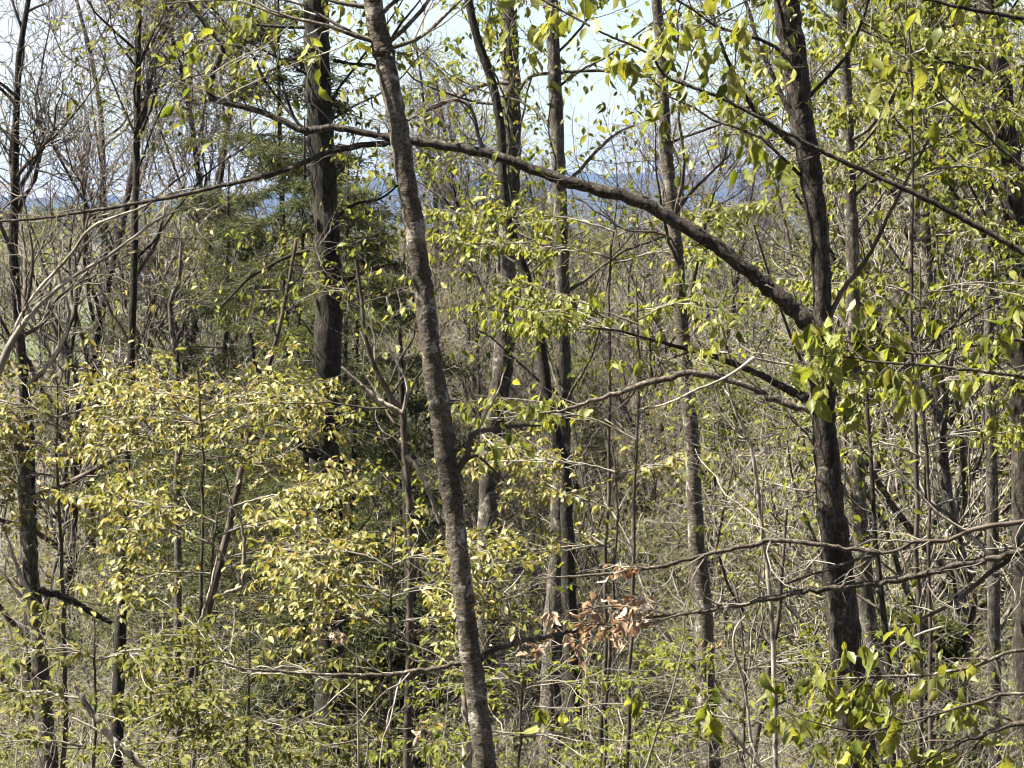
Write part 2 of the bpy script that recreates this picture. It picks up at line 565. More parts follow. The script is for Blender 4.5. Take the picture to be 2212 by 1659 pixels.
class Tree:
    def __init__(self, name, label, cat, base, group=None):
        self.base = np.asarray(base, float)
        self.o = thing(name, label, cat, self.base, group)
        self.tw, self.lv, self.br = Geo(), [], []

    def part(self, name, pts, rad, mat, sides=10, rough=0.05):
        g = Geo()
        tubes(g, pts[None], rad[None], sides, rough)
        o = obj(name, g.mesh(name, mat, self.base), self.o)
        if name != "trunk":
            self.br.append((o, pts[::3]))
        return o

    def leaf(self, *a):
        self.lv.append(a)

    def finish(self, twig_mat, leaf_mat=None, n_obj=0, dry=False, width=0.26, min_px=9):
        if self.tw.n:
            obj("twigs", self.tw.mesh("twigs", twig_mat, self.base), self.o, kind="stuff")
        if not self.lv or leaf_mat is None:
            return self
        p, d, nr, s = [np.concatenate([a[k] for a in self.lv]) for k in range(4)]
        keep = np.ones(len(p), bool)
        if n_obj:
            q = to_px(p)
            px = s * FPX / q[:, 2]
            ok = np.where((q[:, 0] > 5) & (q[:, 0] < 2207) & (q[:, 1] > 5) & (q[:, 1] < 1654) & (px > min_px))[0]
            ok = ok[np.argsort(-px[ok] + RNG.uniform(0, 6, len(ok)))][:n_obj]
            keep[ok] = False
            ms = leaf_mesh(leaf_mat, dry)
            X = np.cross(d, nr)
            near = None
            if self.br:
                bp = np.concatenate([b for _, b in self.br])
                bi = np.concatenate([np.full(len(b), k) for k, (_, b) in enumerate(self.br)])
                near = {j: self.br[bi[np.argmin(((bp - p[j]) ** 2).sum(1))]][0] for j in ok}
            for j in ok:
                o = bpy.data.objects.new("leaf", ms[int(RNG.integers(len(ms)))])
                COL.objects.link(o)
                o.parent = near[j] if near else self.o
                k = s[j]
                l = p[j] - self.base
                o.matrix_basis = Matrix(((X[j, 0] * k, d[j, 0] * k, nr[j, 0] * k, l[0]), (X[j, 1] * k, d[j, 1] * k, nr[j, 1] * k, l[1]),
                                         (X[j, 2] * k, d[j, 2] * k, nr[j, 2] * k, l[2]), (0, 0, 0, 1)))
        if keep.any():
            g = Geo()
            leaf_mass(g, p[keep], d[keep], nr[keep], s[keep], width)
            obj("foliage", g.mesh("foliage", leaf_mat, self.base), self.o, kind="stuff")
        self.lv = []
        return self

    def spray(self, pts, rad, n2=8, len2=0.6, n3=4, len3=0.25, ang=50, planar=0.6, t0=0.15, t1=0.97, wig=0.18, trop=(0, 0, 0.02),
              leaves=0, size=0.07, droop=0.5, flat=0.5, n_on2=0, r2=0.004, K2=8, s2=4, zf=1.0):
        """Side twigs and leaves along a limb (K,3)."""
        P, R = (pts[None], rad[None]) if pts.ndim == 2 else (pts, rad)
        b, d, r, t = sprout(P, R, n2, t0, t1, ang, planar)
        L = len2 * (1.15 - 0.6 * t) * RNG.uniform(0.6, 1.2, len(b))
        p2 = paths(b, d, L, K2, wig, trop)
        p2[:, :, 2] = b[:, None, 2] + (p2[:, :, 2] - b[:, None, 2]) * zf
        a2 = taper(np.minimum(r * 0.6, r2 * RNG.uniform(.7, 1.2, len(b))), K2, 0.35)
        tubes(self.tw, p2, a2, s2)
        last = p2
        if n3:
            b, d, r, t = sprout(p2, a2, n3, 0.2, 0.98, ang, planar)
            p3 = paths(b, d, len3 * RNG.uniform(0.5, 1.3, len(b)), 6, wig * 1.1, trop)
            p3[:, :, 2] = b[:, None, 2] + (p3[:, :, 2] - b[:, None, 2]) * zf
            tubes(self.tw, p3, taper(np.maximum(r * 0.65, 0.0009), 6, 0.5), 3)
            last = p3
        if leaves:
            self.leaf(*leaves_on(last, leaves, 0.25, 1.0, droop, size, flat))
        if n_on2:
            self.leaf(*leaves_on(p2, n_on2, 0.25, 1.0, droop, size, flat))


def rooted(rows, y, step=6, jit=0.05, lift=0.0):
    """Traced trunk (top row first) carried down into the ground and, by lift metres, up out of the picture."""
    p, r = trace(rows, y, step, jit)
    if lift:
        d = norm(p[0] - p[min(6, len(p) - 1)])
        d = norm(d + UP * 0.8)
        n = max(4, int(lift / 0.6))
        s = np.linspace(1, 1 / n, n)[:, None]
        top = p[0] + d * lift * s + np.array([0.5, 0.3, 0]) * RNG.normal(size=(1, 3)) * s * s * lift * .12
        p = np.vstack([top, p])
        r = np.concatenate([r[0] * (1 - 0.75 * s[:, 0]), r])
    d = norm(norm(p[-1] - p[-6]) + np.array([0, 0, -0.6]))
    q = p[-1].copy()
    add = []
    while q[2] > gz(q[0], q[1]) - 0.25 and len(add) < 60:
        q = q + d * 0.45
        add.append(q.copy())
    if add:
        n = len(add)
        p = np.vstack([p, add])
        r = np.concatenate([r, r[-1] * (1 + 0.25 * np.linspace(0, 1, n) + 0.5 * np.linspace(0, 1, n) ** 6)])
    base = np.array([p[-1][0], p[-1][1], float(gz(p[-1][0], p[-1][1]))])
    return p[::-1].copy(), r[::-1].copy(), base      # base first


def crown(T, p, r, n1, t0, t1, len1, mat, ang=55, trop=(0, 0, 0.05), wig=0.16, n2=7, len2=0.7, n3=5, len3=0.3, leaves=3, size=0.06, droop=0.45, flat=0.5, lo=0.35, n_on2=0):
    """Limbs of its own for a trunk; each limb is a part."""
    b, d, rr, t = sprout(p[None], r[None], n1, t0, t1, ang)
    L = len1 * (1.2 - 0.8 * t) * RNG.uniform(0.7, 1.2, n1)
    q = paths(b, d, L, 10, wig, trop)
    a = taper(np.minimum(rr * 0.45, 0.004 + 0.0065 * L), 10, 0.3)
    for k in range(n1):
        T.part("branch", q[k], a[k], mat, 6, 0.04)
    T.spray(q, a, n2, len2, n3, len3, leaves=leaves, size=size, droop=droop, flat=flat, planar=lo, n_on2=n_on2, wig=wig)


# ------------------------------------------------------------------ setting: ground, meadow, haze
ys = np.concatenate([np.linspace(-40, 0, 9), np.linspace(2, 100, 70), np.geomspace(104, 5200, 110)])
us = np.linspace(-1, 1, 91)
hw = 40 + 0.5 * np.maximum(ys, 0)
X = us[None, :] * hw[:, None]
Y = np.repeat(ys[:, None], len(us), 1)
Z = gz(X, Y)
V = np.stack([X, Y, Z], -1).reshape(-1, 3)
idx = np.arange(len(ys) * len(us)).reshape(len(ys), len(us))
Q = np.stack([idx[:-1, :-1], idx[:-1, 1:], idx[1:, 1:], idx[1:, :-1]], -1).reshape(-1, 4)
far = np.searchsorted(ys, 640)
QQ = Q.reshape(len(ys) - 1, -1, 4)
for nm, rows_, mt in (("ground", QQ[:far], M_GROUND), ("hills", QQ[far:], M_HILL)):
    g = Geo()
    qq = rows_.reshape(-1, 4)
    lo_ = qq.min()
    g.add(V[lo_:qq.max() + 1], qq - lo_)
    obj(nm, g.mesh(nm, mt), kind="structure")

g = Geo()
mx_, my_ = np.meshgrid(np.linspace(-75, -36, 14), np.linspace(250, 425, 24))
mxs = mx_ * (my_ / 330)
V = np.stack([mxs, my_, gz(mxs, my_) + 0.25], -1).reshape(-1, 3)
idx = np.arange(V.shape[0]).reshape(24, 14)
g.add(V, np.stack([idx[:-1, :-1], idx[:-1, 1:], idx[1:, 1:], idx[1:, :-1]], -1).reshape(-1, 4))
obj("meadow", g.mesh("meadow", M_MEADOW), kind="structure")

hm = bpy.data.materials.new("haze_air")
hm.use_nodes = True
hm.node_tree.nodes.clear()
ho = hm.node_tree.nodes.new("ShaderNodeOutputMaterial")
pv = hm.node_tree.nodes.new("ShaderNodeVolumePrincipled")
pv.inputs["Color"].default_value = (0.26, 0.46, 1.0, 1)
pv.inputs["Density"].default_value = 0.00005
hm.node_tree.links.new(pv.outputs["Volume"], ho.inputs["Volume"])
g = Geo()
bx = np.array([(x, y, z) for z in (-75, 95) for y in (-60, 5400) for x in (-2900, 2900)], float)
g.add(bx, np.array([(0, 2, 3, 1), (4, 5, 7, 6), (0, 1, 5, 4), (2, 6, 7, 3), (0, 4, 6, 2), (1, 3, 7, 5)]))
obj("haze", g.mesh("haze", hm, smooth=False), kind="stuff")

# far woods: a mass of small trees from the valley floor to the hillside
R2 = np.random.default_rng(21)
g = Geo()
for (y0, y1, n, hgt, spread, nl, ls, nt) in ((78, 150, 180, 9, 0.30, 130, 0.17, 80), (150, 330, 300, 10.5, 0.28, 100, 0.32, 44), (330, 1000, 900, 11, 0.27, 60, 0.9, 0)):
    yy = np.sqrt(R2.uniform(y0 ** 2, y1 ** 2, n))
    xx = R2.uniform(-spread, spread, n) * yy
    px = 1106 + FPX * xx / yy
    gap = (px > 150) & (px < 350) & (yy < 435) & (yy > 150)
    xx, yy = xx[~gap], yy[~gap]
    px = 1106 + FPX * xx / yy
    zz = gz(xx, yy)
    # the woods stand lower in the middle, where the blue ridge shows above them
    cap = np.interp(px, [0, 400, 700, 760, 1420, 1500, 1800, 2212], [450, 430, 440, 470, 470, 415, 390, 370])
    top = CAM_Z + yy * np.tan(np.arctan((829.5 - cap) / FPX) - PITCH)
    H = np.minimum(hgt * R2.uniform(0.65, 1.25, len(xx)), np.maximum(top - zz, 2.0))
    N = len(xx)
    base = np.stack([xx, yy, zz], -1)
    tr = paths(base, np.tile(UP, (N, 1)) + R2.normal(0, .05, (N, 3)), H * 0.9, 5, 0.05)
    tubes(g, tr, taper(0.011 * H, 5, 0.3), 4, m=0)
    if nt:
        b, d, r, t = sprout(tr, taper(0.011 * H, 5, 0.3), nt, 0.3, 1.0, 42)
        hh = np.repeat(H, nt)
        tw = paths(b, d, hh * 0.28 * (1.25 - t) * R2.uniform(.6, 1.3, len(b)), 5, 0.2, (0, 0, 0.08))
        tubes(g, tw, taper(np.full(len(b), 0.022), 5, 0.4), 3, m=0)
    k = nl
    c = np.repeat(base, k, 0)
    hh = np.repeat(H, k)
    u = R2.normal(size=(N * k, 3))
    u = norm(u) * R2.uniform(0.15, 1, (N * k, 1)) ** 0.5
    pos = c + np.stack([u[:, 0] * hh * .26, u[:, 1] * hh * .26, hh * (.62 + .36 * u[:, 2])], -1)
    d = norm(R2.normal(size=pos.shape))
    r = norm(R2.normal(size=pos.shape))
    leaf_mass(g, pos, d, norm(np.cross(d, r)), ls * R2.uniform(.5, 1.4, len(pos)), 0.36, m=1)
obj("far_woods", g.mesh("far_woods", [M_TWIG_M, L_OLIVE]), kind="stuff")["label"] = "far-off spring woods filling the valley and hillside"

# the same woods go on behind the camera and to its right, and keep skylight off the near sides of the trees
g = Geo()
n = 46
xx = R2.uniform(-26, 30, n)
yy = np.where(xx > 13, R2.uniform(-26, 14, n), R2.uniform(-32, -9, n))
H = R2.uniform(10, 16, n)
base = np.stack([xx, yy, gz(xx, yy)], -1)
tr = paths(base, np.tile(UP, (n, 1)), H, 9, .04)
rt = taper(.009 * H, 9, .2)
tubes(g, tr, rt, 7, m=0)
b, d, r, t = sprout(tr, rt, 22, .12, 1, 52)
tw = paths(b, d, np.repeat(H, 22) * .34 * (1.15 - t), 8, .17, (0, 0, .06))
tubes(g, tw, taper(r * .4, 8, .25), 4, m=0)
b, d, r, t = sprout(tw, taper(r * .4, 8, .25), 8, .1, 1, 48)
t3 = paths(b, d, R2.uniform(.4, 1.1, len(b)), 5, .2)
tubes(g, t3, taper(np.full(len(b), .006), 5, .5), 3, m=0)
lp, ld, ln_, ls_ = leaves_on(t3, 4, .1, 1, .4, .14, .5)
leaf_mass(g, lp, ld, ln_, ls_, .3, m=1)
obj("near_woods", g.mesh("near_woods", [M_GREY, L_MID]), kind="stuff")["label"] = "spring woods going on behind the camera"

# shed with a grey roof at the far edge of the meadow
sh = thing("shed", "far shed with a blue-grey metal roof beyond the meadow", "shed", (0, 0, 0))
c = at(332, 640, 428)
gzc = float(gz(c[0], c[1]))
sh.location = (c[0], c[1], gzc)
g = Geo()
w, dp, h, rh = 3.6, 3.0, 3.6, 2.3
g.add(np.array([(x, y, z) for z in (-0.3, h) for y in (-dp, dp) for x in (-w, w)], float), np.array([(0, 1, 5, 4), (1, 3, 7, 5), (3, 2, 6, 7), (2, 0, 4, 6)]))
g.add(np.array([(-w, -dp, h), (-w, dp, h), (-w, 0, h + rh - .3), (w, -dp, h), (w, dp, h), (w, 0, h + rh - .3)], float), t=np.array([(0, 2, 1), (3, 4, 5)]))
obj("wall", g.mesh("shed_wall", M_WALLB, smooth=False), sh)
g = Geo()
o_ = .4
for s in (-1, 1):
    b4 = np.array([(-w - o_, s * (dp + o_), h - .3), (w + o_, s * (dp + o_), h - .3), (w + o_, 0, h + rh), (-w - o_, 0, h + rh)], float)
    v8 = np.vstack([b4, b4 - np.array([0, 0, .15])])
    g.add(v8, np.array([(0, 1, 2, 3), (7, 6, 5, 4), (0, 4, 5, 1), (1, 5, 6, 2), (2, 6, 7, 3), (3, 7, 4, 0)]))
obj("roof", g.mesh("shed_roof", M_ROOF, smooth=False), sh)

# ------------------------------------------------------------------ woodland trees behind (prototypes and copies)
GAPS = [(-400, 290, "left of the thin dark trunk"), (290, 690, "between the thin dark and the mossy trunk"), (690, 905, "right of the mossy trunk"),
        (905, 1100, "right of the smooth leaning trunk"), (1100, 1460, "left of the slim straight trunk"),
        (1460, 1770, "left of the rough forked trunk"), (1770, 2700, "right of the rough forked trunk")]
ORD = ["first", "second", "third", "fourth", "fifth", "sixth", "seventh", "eighth", "ninth", "tenth", "eleventh", "twelfth", "thirteenth", "fourteenth", "fifteenth", "sixteenth", "seventeenth", "eighteenth", "nineteenth", "twentieth", "twenty-first", "twenty-second", "twenty-third", "twenty-fourth", "twenty-fifth", "twenty-sixth", "twenty-seventh", "twenty-eighth", "twenty-ninth", "thirtieth"]


def proto(H, kind):
    T = Tree("woodland_tree", "", "tree", (0, 0, 0))
    z0 = np.array([[0, 0, -0.3]])
    tr = paths(z0, UP[None] + RNG.normal(0, .03, (1, 3)), np.array([H]), 18, 0.05, (0, 0, 0.03))
    rt = taper(np.array([0.0085 * H]), 18, 0.12)
    T.part("trunk", tr[0], rt[0], M_GREY if kind != "bare" else M_ROUGH, 8)
    n1 = 20 if kind == "bare" else 24
    b, d, r, t = sprout(tr, rt, n1, 0.08, 0.98, 46)
    L = H * (0.46 * (1.08 - t)) * RNG.uniform(.7, 1.2, n1)
    q = paths(b, d, L, 11, 0.17, (0, 0, 0.10))
    a = taper(np.minimum(r * .55, .05), 11, .22)
    for k in range(n1):
        T.part("branch", q[k], a[k], M_GREY if kind != "bare" else M_TWIG_D, 5)
    n2 = 7 if kind == "bare" else 8
    b, d, r, t = sprout(q, a, n2, .15, .98, 40)
    p2 = paths(b, d, np.repeat(L, n2) * .42 * (1.2 - .7 * t), 9, .26, (0, 0, .09))
    a2 = taper(np.minimum(r * .6, .016), 9, .3)
    tubes(T.tw, p2, a2, 4)
    bare = kind == "bare"
    b, d, r, t = sprout(p2, a2, 4 if bare else 7, .1, 1, 38)
    p3 = paths(b, d, RNG.uniform(.4, 1.2, len(b)), 8, .34 if bare else .24, (0, 0, .10 if bare else .06))
    a3 = taper(np.clip(r * .8, .007 if bare else .0035, .011), 8, .6)
    tubes(T.tw, p3, a3, 3)
    if kind == "bare":
        b, d, r, t = sprout(p3, a3, 2, .2, 1, 36)
        p4 = paths(b, d, RNG.uniform(.2, .6, len(b)), 5, .3, (0, 0, .08))
        tubes(T.tw, p4, taper(np.full(len(b), .0052), 5, .7), 3)
        T.leaf(*leaves_on(p4, 1, .9, 1.0, .2, .035, .4))
        T.finish(M_TWIG_M, L_OLIVE)
    else:
        T.leaf(*leaves_on(p3, 6 if kind == "green" else 4, .2, 1.0, .4, .075 if kind == "green" else .055, .45))
        T.finish(M_TWIG, {"green": L_MID, "yellow": L_YELLOW, "olive": L_OLIVE}[kind])
    return T.o


def proto_shrub(H, kind, stems=8):
    T = Tree("leafing_shrub", "", "shrub", (0, 0, 0))
    z0 = np.tile([[0, 0, -0.15]], (stems, 1)) + RNG.normal(0, .12, (stems, 3)) * np.array([1, 1, 0])
    q = paths(z0, UP[None] * .95 + RNG.normal(0, .42, (stems, 3)), H * RNG.uniform(.7, 1.15, stems), 13, .13, (0, 0, .02))
    a = taper(RNG.uniform(.011, .022, stems), 13, .25)
    for k in range(stems):
        T.part("stem", q[k], a[k], M_PALE if (kind == "bare" and k % 3 == 0) else M_TWIG, 5)
    b, d, r, t = sprout(q, a, 12, .2, .98, 62, .25)
    p2 = paths(b, d, H * .33 * (1.15 - .7 * t) * RNG.uniform(.6, 1.2, len(b)), 8, .24, (0, 0, -.02))
    a2 = taper(np.minimum(r * .6, .007), 8, .4)
    tubes(T.tw, p2, a2, 4)
    b, d, r, t = sprout(p2, a2, 6, .1, 1, 48, .55)
    p3 = paths(b, d, RNG.uniform(.15, .5, len(b)), 6, .28, (0, 0, -.01))
    tubes(T.tw, p3, taper(np.clip(r * .7, .0018, .0035), 6, .6), 3)
    if kind == "bare":
        b, d, r, t = sprout(p3, taper(np.full(len(p3), .003), 6, .6), 2, .15, 1, 45)
        p4 = paths(b, d, RNG.uniform(.1, .32, len(b)), 4, .3)
        tubes(T.tw, p4, taper(np.full(len(b), .0022), 4, .6), 3)
    n, s, lm = {"bare": (2, .035, L_OLIVE), "green": (7, .05, L_MID), "yellow": (7, .046, L_YELLOW), "olive": (6, .042, L_OLIVE)}[kind]
    T.leaf(*leaves_on(p3, n, .1, 1, .3, s, .65))
    T.finish(M_TWIG if kind == "bare" else M_TWIG_M, lm)
    return T.o


def proto_conifer(H, mat, name="hemlock_tree", spread=.33, needle=.08, nw=.07):
    T = Tree(name, "", "conifer", (0, 0, 0))
    tr = paths(np.array([[0, 0, -.3]]), UP[None], np.array([H]), 16, .02)
    rt = taper(np.array([.010 * H]), 16, .1)
    T.part("trunk", tr[0], rt[0], M_DARK, 8)
    n1 = 74
    b, d, r, t = sprout(tr, rt, n1, .10, .99, 82)
    L = H * spread * (1.06 - t) * RNG.uniform(.7, 1.2, n1) + .15
    q = paths(b, d, L, 9, .07, (0, 0, -.05))
    a = taper(np.minimum(r * .4, .02), 9, .2)
    for k in range(n1):
        T.part("branch", q[k], a[k], M_TWIG_D, 4)
    b, d, r, t = sprout(q, a, 13, .12, 1, 52, .85)
    p2 = paths(b, d, np.repeat(L, 13) * .34 * (1.2 - .8 * t) + .06, 7, .1, (0, 0, -.03))
    a2 = taper(np.full(len(b), .004), 7, .4)
    tubes(T.tw, p2, a2, 3)
    b, d, r, t = sprout(p2, a2, 5, .1, 1, 50, .8)
    p3 = paths(b, d, RNG.uniform(.12, .36, len(b)), 4, .16)
    T.leaf(*leaves_on(p3, 8, .0, 1, .15, needle, .6))
    T.leaf(*leaves_on(p2, 6, .1, 1, .15, needle, .6))
    T.finish(M_TWIG_D, mat, width=nw)
    return T.o


def copy_tree(o):
    c = o.copy()
    COL.objects.link(c)
    for ch in o.children:
        k = ch.copy()
        COL.objects.link(k)
        k.parent = c
    return c


def scatter(protos, spots, what, group, gap_word=""):
    """spots: (px, y, scale, proto index); every one labelled by its place among its likes."""
    used, put = set(), []
    for px, y, s, k in spots:
        o = protos[k] if k not in used else copy_tree(protos[k])
        used.add(k)
        x = (px - 1106) / FPX * y
        o.location = (x, y, float(gz(x, y)))
        o.rotation_euler = (0, 0, RNG.uniform(0, 6.28))
        o.scale = (s, s, s * RNG.uniform(.93, 1.07))
        o["group"] = group
        put.append((px, k, o))
    for k in range(len(protos)):
        for lo, hi, ph in GAPS:
            row = sorted([(px, id(o), o) for px, kk, o in put if kk == k and lo <= px < hi])
            for j, (_, _, o) in enumerate(row):
                o["label"] = (f"{what[k]}, {ph}" if len(row) == 1 else f"{ORD[j]} {what[k]} from the left, {ph}")
    for k in range(len(protos)):
        if k not in used:
            for ch in list(protos[k].children):
                bpy.data.objects.remove(ch)
            bpy.data.objects.remove(protos[k])


tp = [proto(15, "bare"), proto(14, "bare"), proto(14, "olive"), proto(13, "green"), proto(12, "yellow")]
what = ["tall bare grey tree", "slender bare twiggy tree", "budding olive tree", "light green tree", "yellow-green tree"]
sp = [(40, 35, .95, 0), (130, 39, 1.05, 1), (330, 41, 1.0, 1), (205, 45, 1.05, 0), (585, 40, .95, 1),
      (470, 58, .6, 2), (240, 60, .5, 2), (-20, 66, .55, 2), (640, 64, .5, 3), (770, 46, .8, 1), (905, 58, .55, 3), (1000, 33, .5, 4),
      (1150, 40, .5, 4), (1280, 45, .95, 1), (1050, 49, 1.0, 1), (850, 47, .9, 0), (1375, 43, .9, 1), (1010, 40, .62, 2), (1240, 52, .78, 2), (820, 52, .72, 3), (930, 36, .55, 2), (1120, 44, .85, 1), (780, 38, .75, 2), (940, 50, .95, 1), (1210, 47, .85, 2), (1330, 48, .85, 1), (1180, 36, .5, 0), (1300, 41, .6, 0), (1420, 46, .62, 2), (1460, 40, .55, 4), (1350, 55, .7, 0), (1090, 58, .75, 0), (1330, 37, .5, 3), (1320, 60, .55, 2), (1400, 50, .55, 4), (1190, 62, .55, 3), (870, 40, .5, 2), (1080, 50, .55, 3),
      (1560, 47, .85, 1), (1610, 38, .55, 3), (1680, 56, .62, 2), (1500, 66, .5, 2), (1570, 62, .6, 3),
      (1850, 34, .9, 3), (1930, 40, 1.05, 2), (1990, 31, .95, 4), (2050, 45, 1.15, 3), (2110, 36, 1.1, 2), (2190, 42, 1.15, 3), (2260, 33, 1.1, 4), (1890, 52, 1.1, 0),
      (2020, 58, 1.15, 3), (2150, 56, 1.2, 2), (1820, 60, .9, 3), (2300, 50, 1.2, 3), (2380, 38, 1.1, 2), (2080, 28, .9, 2), (1960, 66, 1.2, 2), (2230, 60, 1.2, 3), (1900, 46, .9, 3),
      (-200, 50, 1.1, 0), (420, 70, .6, 3), (120, 72, .6, 3)]
scatter(tp, sp, what, "woodland trees standing behind")

cp = [proto_conifer(10, L_NEEDLE), proto_conifer(4.2, L_NEEDLE, spread=.34), proto_conifer(3.6, L_PINE, "young_pine", .36, .14, .035)]
cw = ["dark needled hemlock", "small bushy dark hemlock", "young bright green pine"]
scatter(cp, [(590, 30, .95, 0), (800, 36, .70, 0), (705, 28.5, .8, 0), (620, 25, .85, 1), (790, 26, .9, 1), (480, 36, 1.0, 0), (680, 33, 1.12, 0), (350, 44, 1.0, 0), (750, 29, .85, 0), (1990, 28, 1.0, 2)],
        cw, "conifers among the bare trees")

bp_ = [proto_shrub(3.4, "bare", 9), proto_shrub(3.0, "olive"), proto_shrub(2.8, "green"), proto_shrub(2.6, "yellow")]
bw = ["bare pale-stemmed shrub", "budding olive shrub", "light green shrub", "yellow-leafed shrub"]
def proto_bramble():
    T = Tree("bramble_thicket", "", "bramble", (0, 0, 0))
    n = 15
    z0 = np.tile([[0, 0, -.1]], (n, 1)) + RNG.normal(0, .35, (n, 3)) * np.array([1, 1, 0])
    q = paths(z0, UP[None] * .9 + RNG.normal(0, .45, (n, 3)), RNG.uniform(1.8, 4.0, n), 15, .10, (0, 0, -.055))
    a = taper(RNG.uniform(.006, .012, n), 15, .3)
    for k in range(n):
        T.part("cane", q[k], a[k], M_CANE, 5)
    b, d, r, t = sprout(q, a, 9, .15, 1, 48)
    p2 = paths(b, d, RNG.uniform(.3, 1.0, len(b)), 8, .24, (0, 0, .0))
    a2 = taper(np.minimum(r * .6, .004), 8, .4)
    tubes(T.tw, p2, a2, 4)
    b, d, r, t = sprout(p2, a2, 4, .1, 1, 48)
    p3 = paths(b, d, RNG.uniform(.12, .4, len(b)), 6, .3)
    tubes(T.tw, p3, taper(np.full(len(b), .002), 6, .6), 3)
    T.leaf(*leaves_on(p3, 2, .2, 1, .4, .04, .6))
    T.finish(M_CANE, L_MID)
    return T.o


R4 = np.random.default_rng(11)
scatter([proto_bramble(), proto_bramble()], [(40 + (j + R4.uniform(.1, .9)) * 2140 / 24, R4.choice([19, 22, 25, 30, 36]) + R4.uniform(-1, 1), R4.uniform(.8, 1.25), int(R4.integers(2))) for j in range(24)],
        ["arching pale-caned bramble", "sprawling pale-caned bramble"], "brambles in the undergrowth")
R3 = np.random.default_rng(5)
sp = []
for y, n, s0 in ((15, 6, .66), (18, 9, .68), (21, 15, .75), (25, 22, .9), (30, 26, 1.05), (37, 30, 1.25), (45, 30, 1.5), (55, 30, 1.7)):
    for j in range(n):
        px = -80 + (j + R3.uniform(.1, .9)) * 2380 / n
        right = np.clip(px / 2212, 0, 1)
        pr = np.array([(.25 if y < 20 else .60) - .08 * right, .28 - .06 * right, .16 + .28 * right, .22 - .10 * right])
        sp.append((px, y + R3.uniform(-2.5, 2.5), s0 * R3.uniform(.75, 1.2), int(R3.choice(4, p=pr / pr.sum()))))
scatter(bp_, sp, bw, "shrubs of the understorey")

# ------------------------------------------------------------------ the trees one can pick out
def traced(name, label, rows, y, mat, lift=6, sides=12, cat="tree", jit=.05, rough=.05, step=6):
    p, r, base = rooted(rows, y, step, jit, lift)
    T = Tree(name, label, cat, base)
    T.part("trunk", p, r, mat, sides, rough)
    return T, p, r


def limb(T, rows, y, mat, sides=8, jit=.16, name="branch", step=6, rough=.05):
    if mat is M_TWIG and max(w[2] for w in rows) > 8:
        mat, jit, rough = M_BRANCH, max(jit, .30), .10
    p, r = trace(rows, y, step, jit)
    T.part(name, p, r, mat, sides, rough)
    return p, r


# smooth leaning trunk in front
T, p, r = traced("smooth_barked_tree", "slim smooth grey trunk leaning across the view, nearest and clearest of the trees",
                 [(805, 0, 42), (822, 90, 43), (828, 112, 50), (833, 130, 43), (852, 230, 42), (868, 320, 42), (884, 420, 41), (893, 470, 44), (905, 560, 41), (918, 650, 43), (930, 750, 44), (944, 850, 46), (959, 950, 47),
                  (973, 1050, 46), (985, 1150, 44), (997, 1250, 44), (1008, 1350, 44), (1021, 1450, 46), (1036, 1560, 47), (1050, 1659, 48)], 10.0, M_SMOOTH, 5, 16, rough=.045)
q, a = limb(T, [(1030, 1430, 14), (1060, 1408, 13), (1100, 1392, 12), (1150, 1383, 11), (1200, 1372, 9), (1250, 1362, 6)], 10.0, M_TWIG, 7)
T.spray(q, a, 5, .25, 2, .12, planar=.3, t0=.4)
q, a = limb(T, [(1010, 1428, 12), (960, 1440, 11), (900, 1448, 11), (840, 1456, 9), (760, 1458, 8), (690, 1456, 7), (600, 1450, 6), (530, 1445, 5), (470, 1428, 3)], 10.0, M_TWIG, 7)
T.spray(q, a, 10, .45, 2, .15, planar=.3, t0=.2)
q, a = limb(T, [(985, 1020, 16), (1008, 985, 15), (1020, 940, 13), (1060, 928, 11), (1110, 921, 8), (1170, 919, 4)], 10.0, M_TWIG_D, 7)
T.spray(q, a, 6, .3, 3, .1, leaves=1, size=.05, planar=.3, t0=.3)
q, a = limb(T, [(1000, 1000, 9), (1030, 985, 7), (1060, 1010, 5), (1090, 1040, 3)], 10.0, M_TWIG_D, 6)
q, a = limb(T, [(812, 20, 12), (770, 12, 10), (730, 6, 8), (690, -6, 5)], 10.0, M_TWIG_D, 7)
q, a = limb(T, [(832, 115, 9), (860, 60, 6), (900, 10, 4), (930, -30, 3)], 10.0, M_TWIG_D, 6)
crown(T, p, r, 9, .86, .99, 1.8, M_SMOOTH, leaves=2, size=.06)
T.finish(M_TWIG, L_BEECH, 40)

# rough forked tree at the right with its long arching limb
T, p, r = traced("forked_tree", "rough dark forked trunk whose long limb arches far across to the left",
                 [(1698, 0, 54), (1715, 130, 54), (1730, 250, 52), (1748, 350, 50), (1762, 450, 46), (1772, 560, 42), (1776, 650, 40), (1776, 740, 44), (1778, 840, 52), (1783, 930, 52), (1790, 1040, 58), (1800, 1150, 64),
                  (1814, 1280, 68), (1828, 1400, 70), (1846, 1540, 70), (1862, 1659, 72)], 14.0, M_ROUGH, 6, 14, rough=.06)
q, a = limb(T, [(1782, 758, 44), (1764, 722, 46), (1722, 674, 37), (1660, 620, 34), (1600, 570, 32), (1530, 520, 31), (1460, 476, 30), (1380, 436, 28), (1290, 410, 25), (1220, 390, 25), (1150, 365, 23), (1080, 340, 22),
                (1000, 322, 20), (930, 310, 20), (860, 300, 17), (790, 287, 15), (720, 275, 15), (655, 281, 15), (600, 255, 14), (530, 231, 13), (475, 217, 15), (453, 203, 16), (461, 150, 14), (484, 102, 13), (446, 56, 11), (405, 0, 9), (380, -60, 6)],
            14.0, M_ROUGH, 10, .12, step=5, rough=.07)
T.spray(q, a, 16, .12, 0, 0, planar=0, t0=.05, t1=.6, wig=.3, r2=.007)
T.spray(q, a, 26, .6, 4, .25, planar=.1, t0=.25, wig=.24, leaves=1, size=.04)
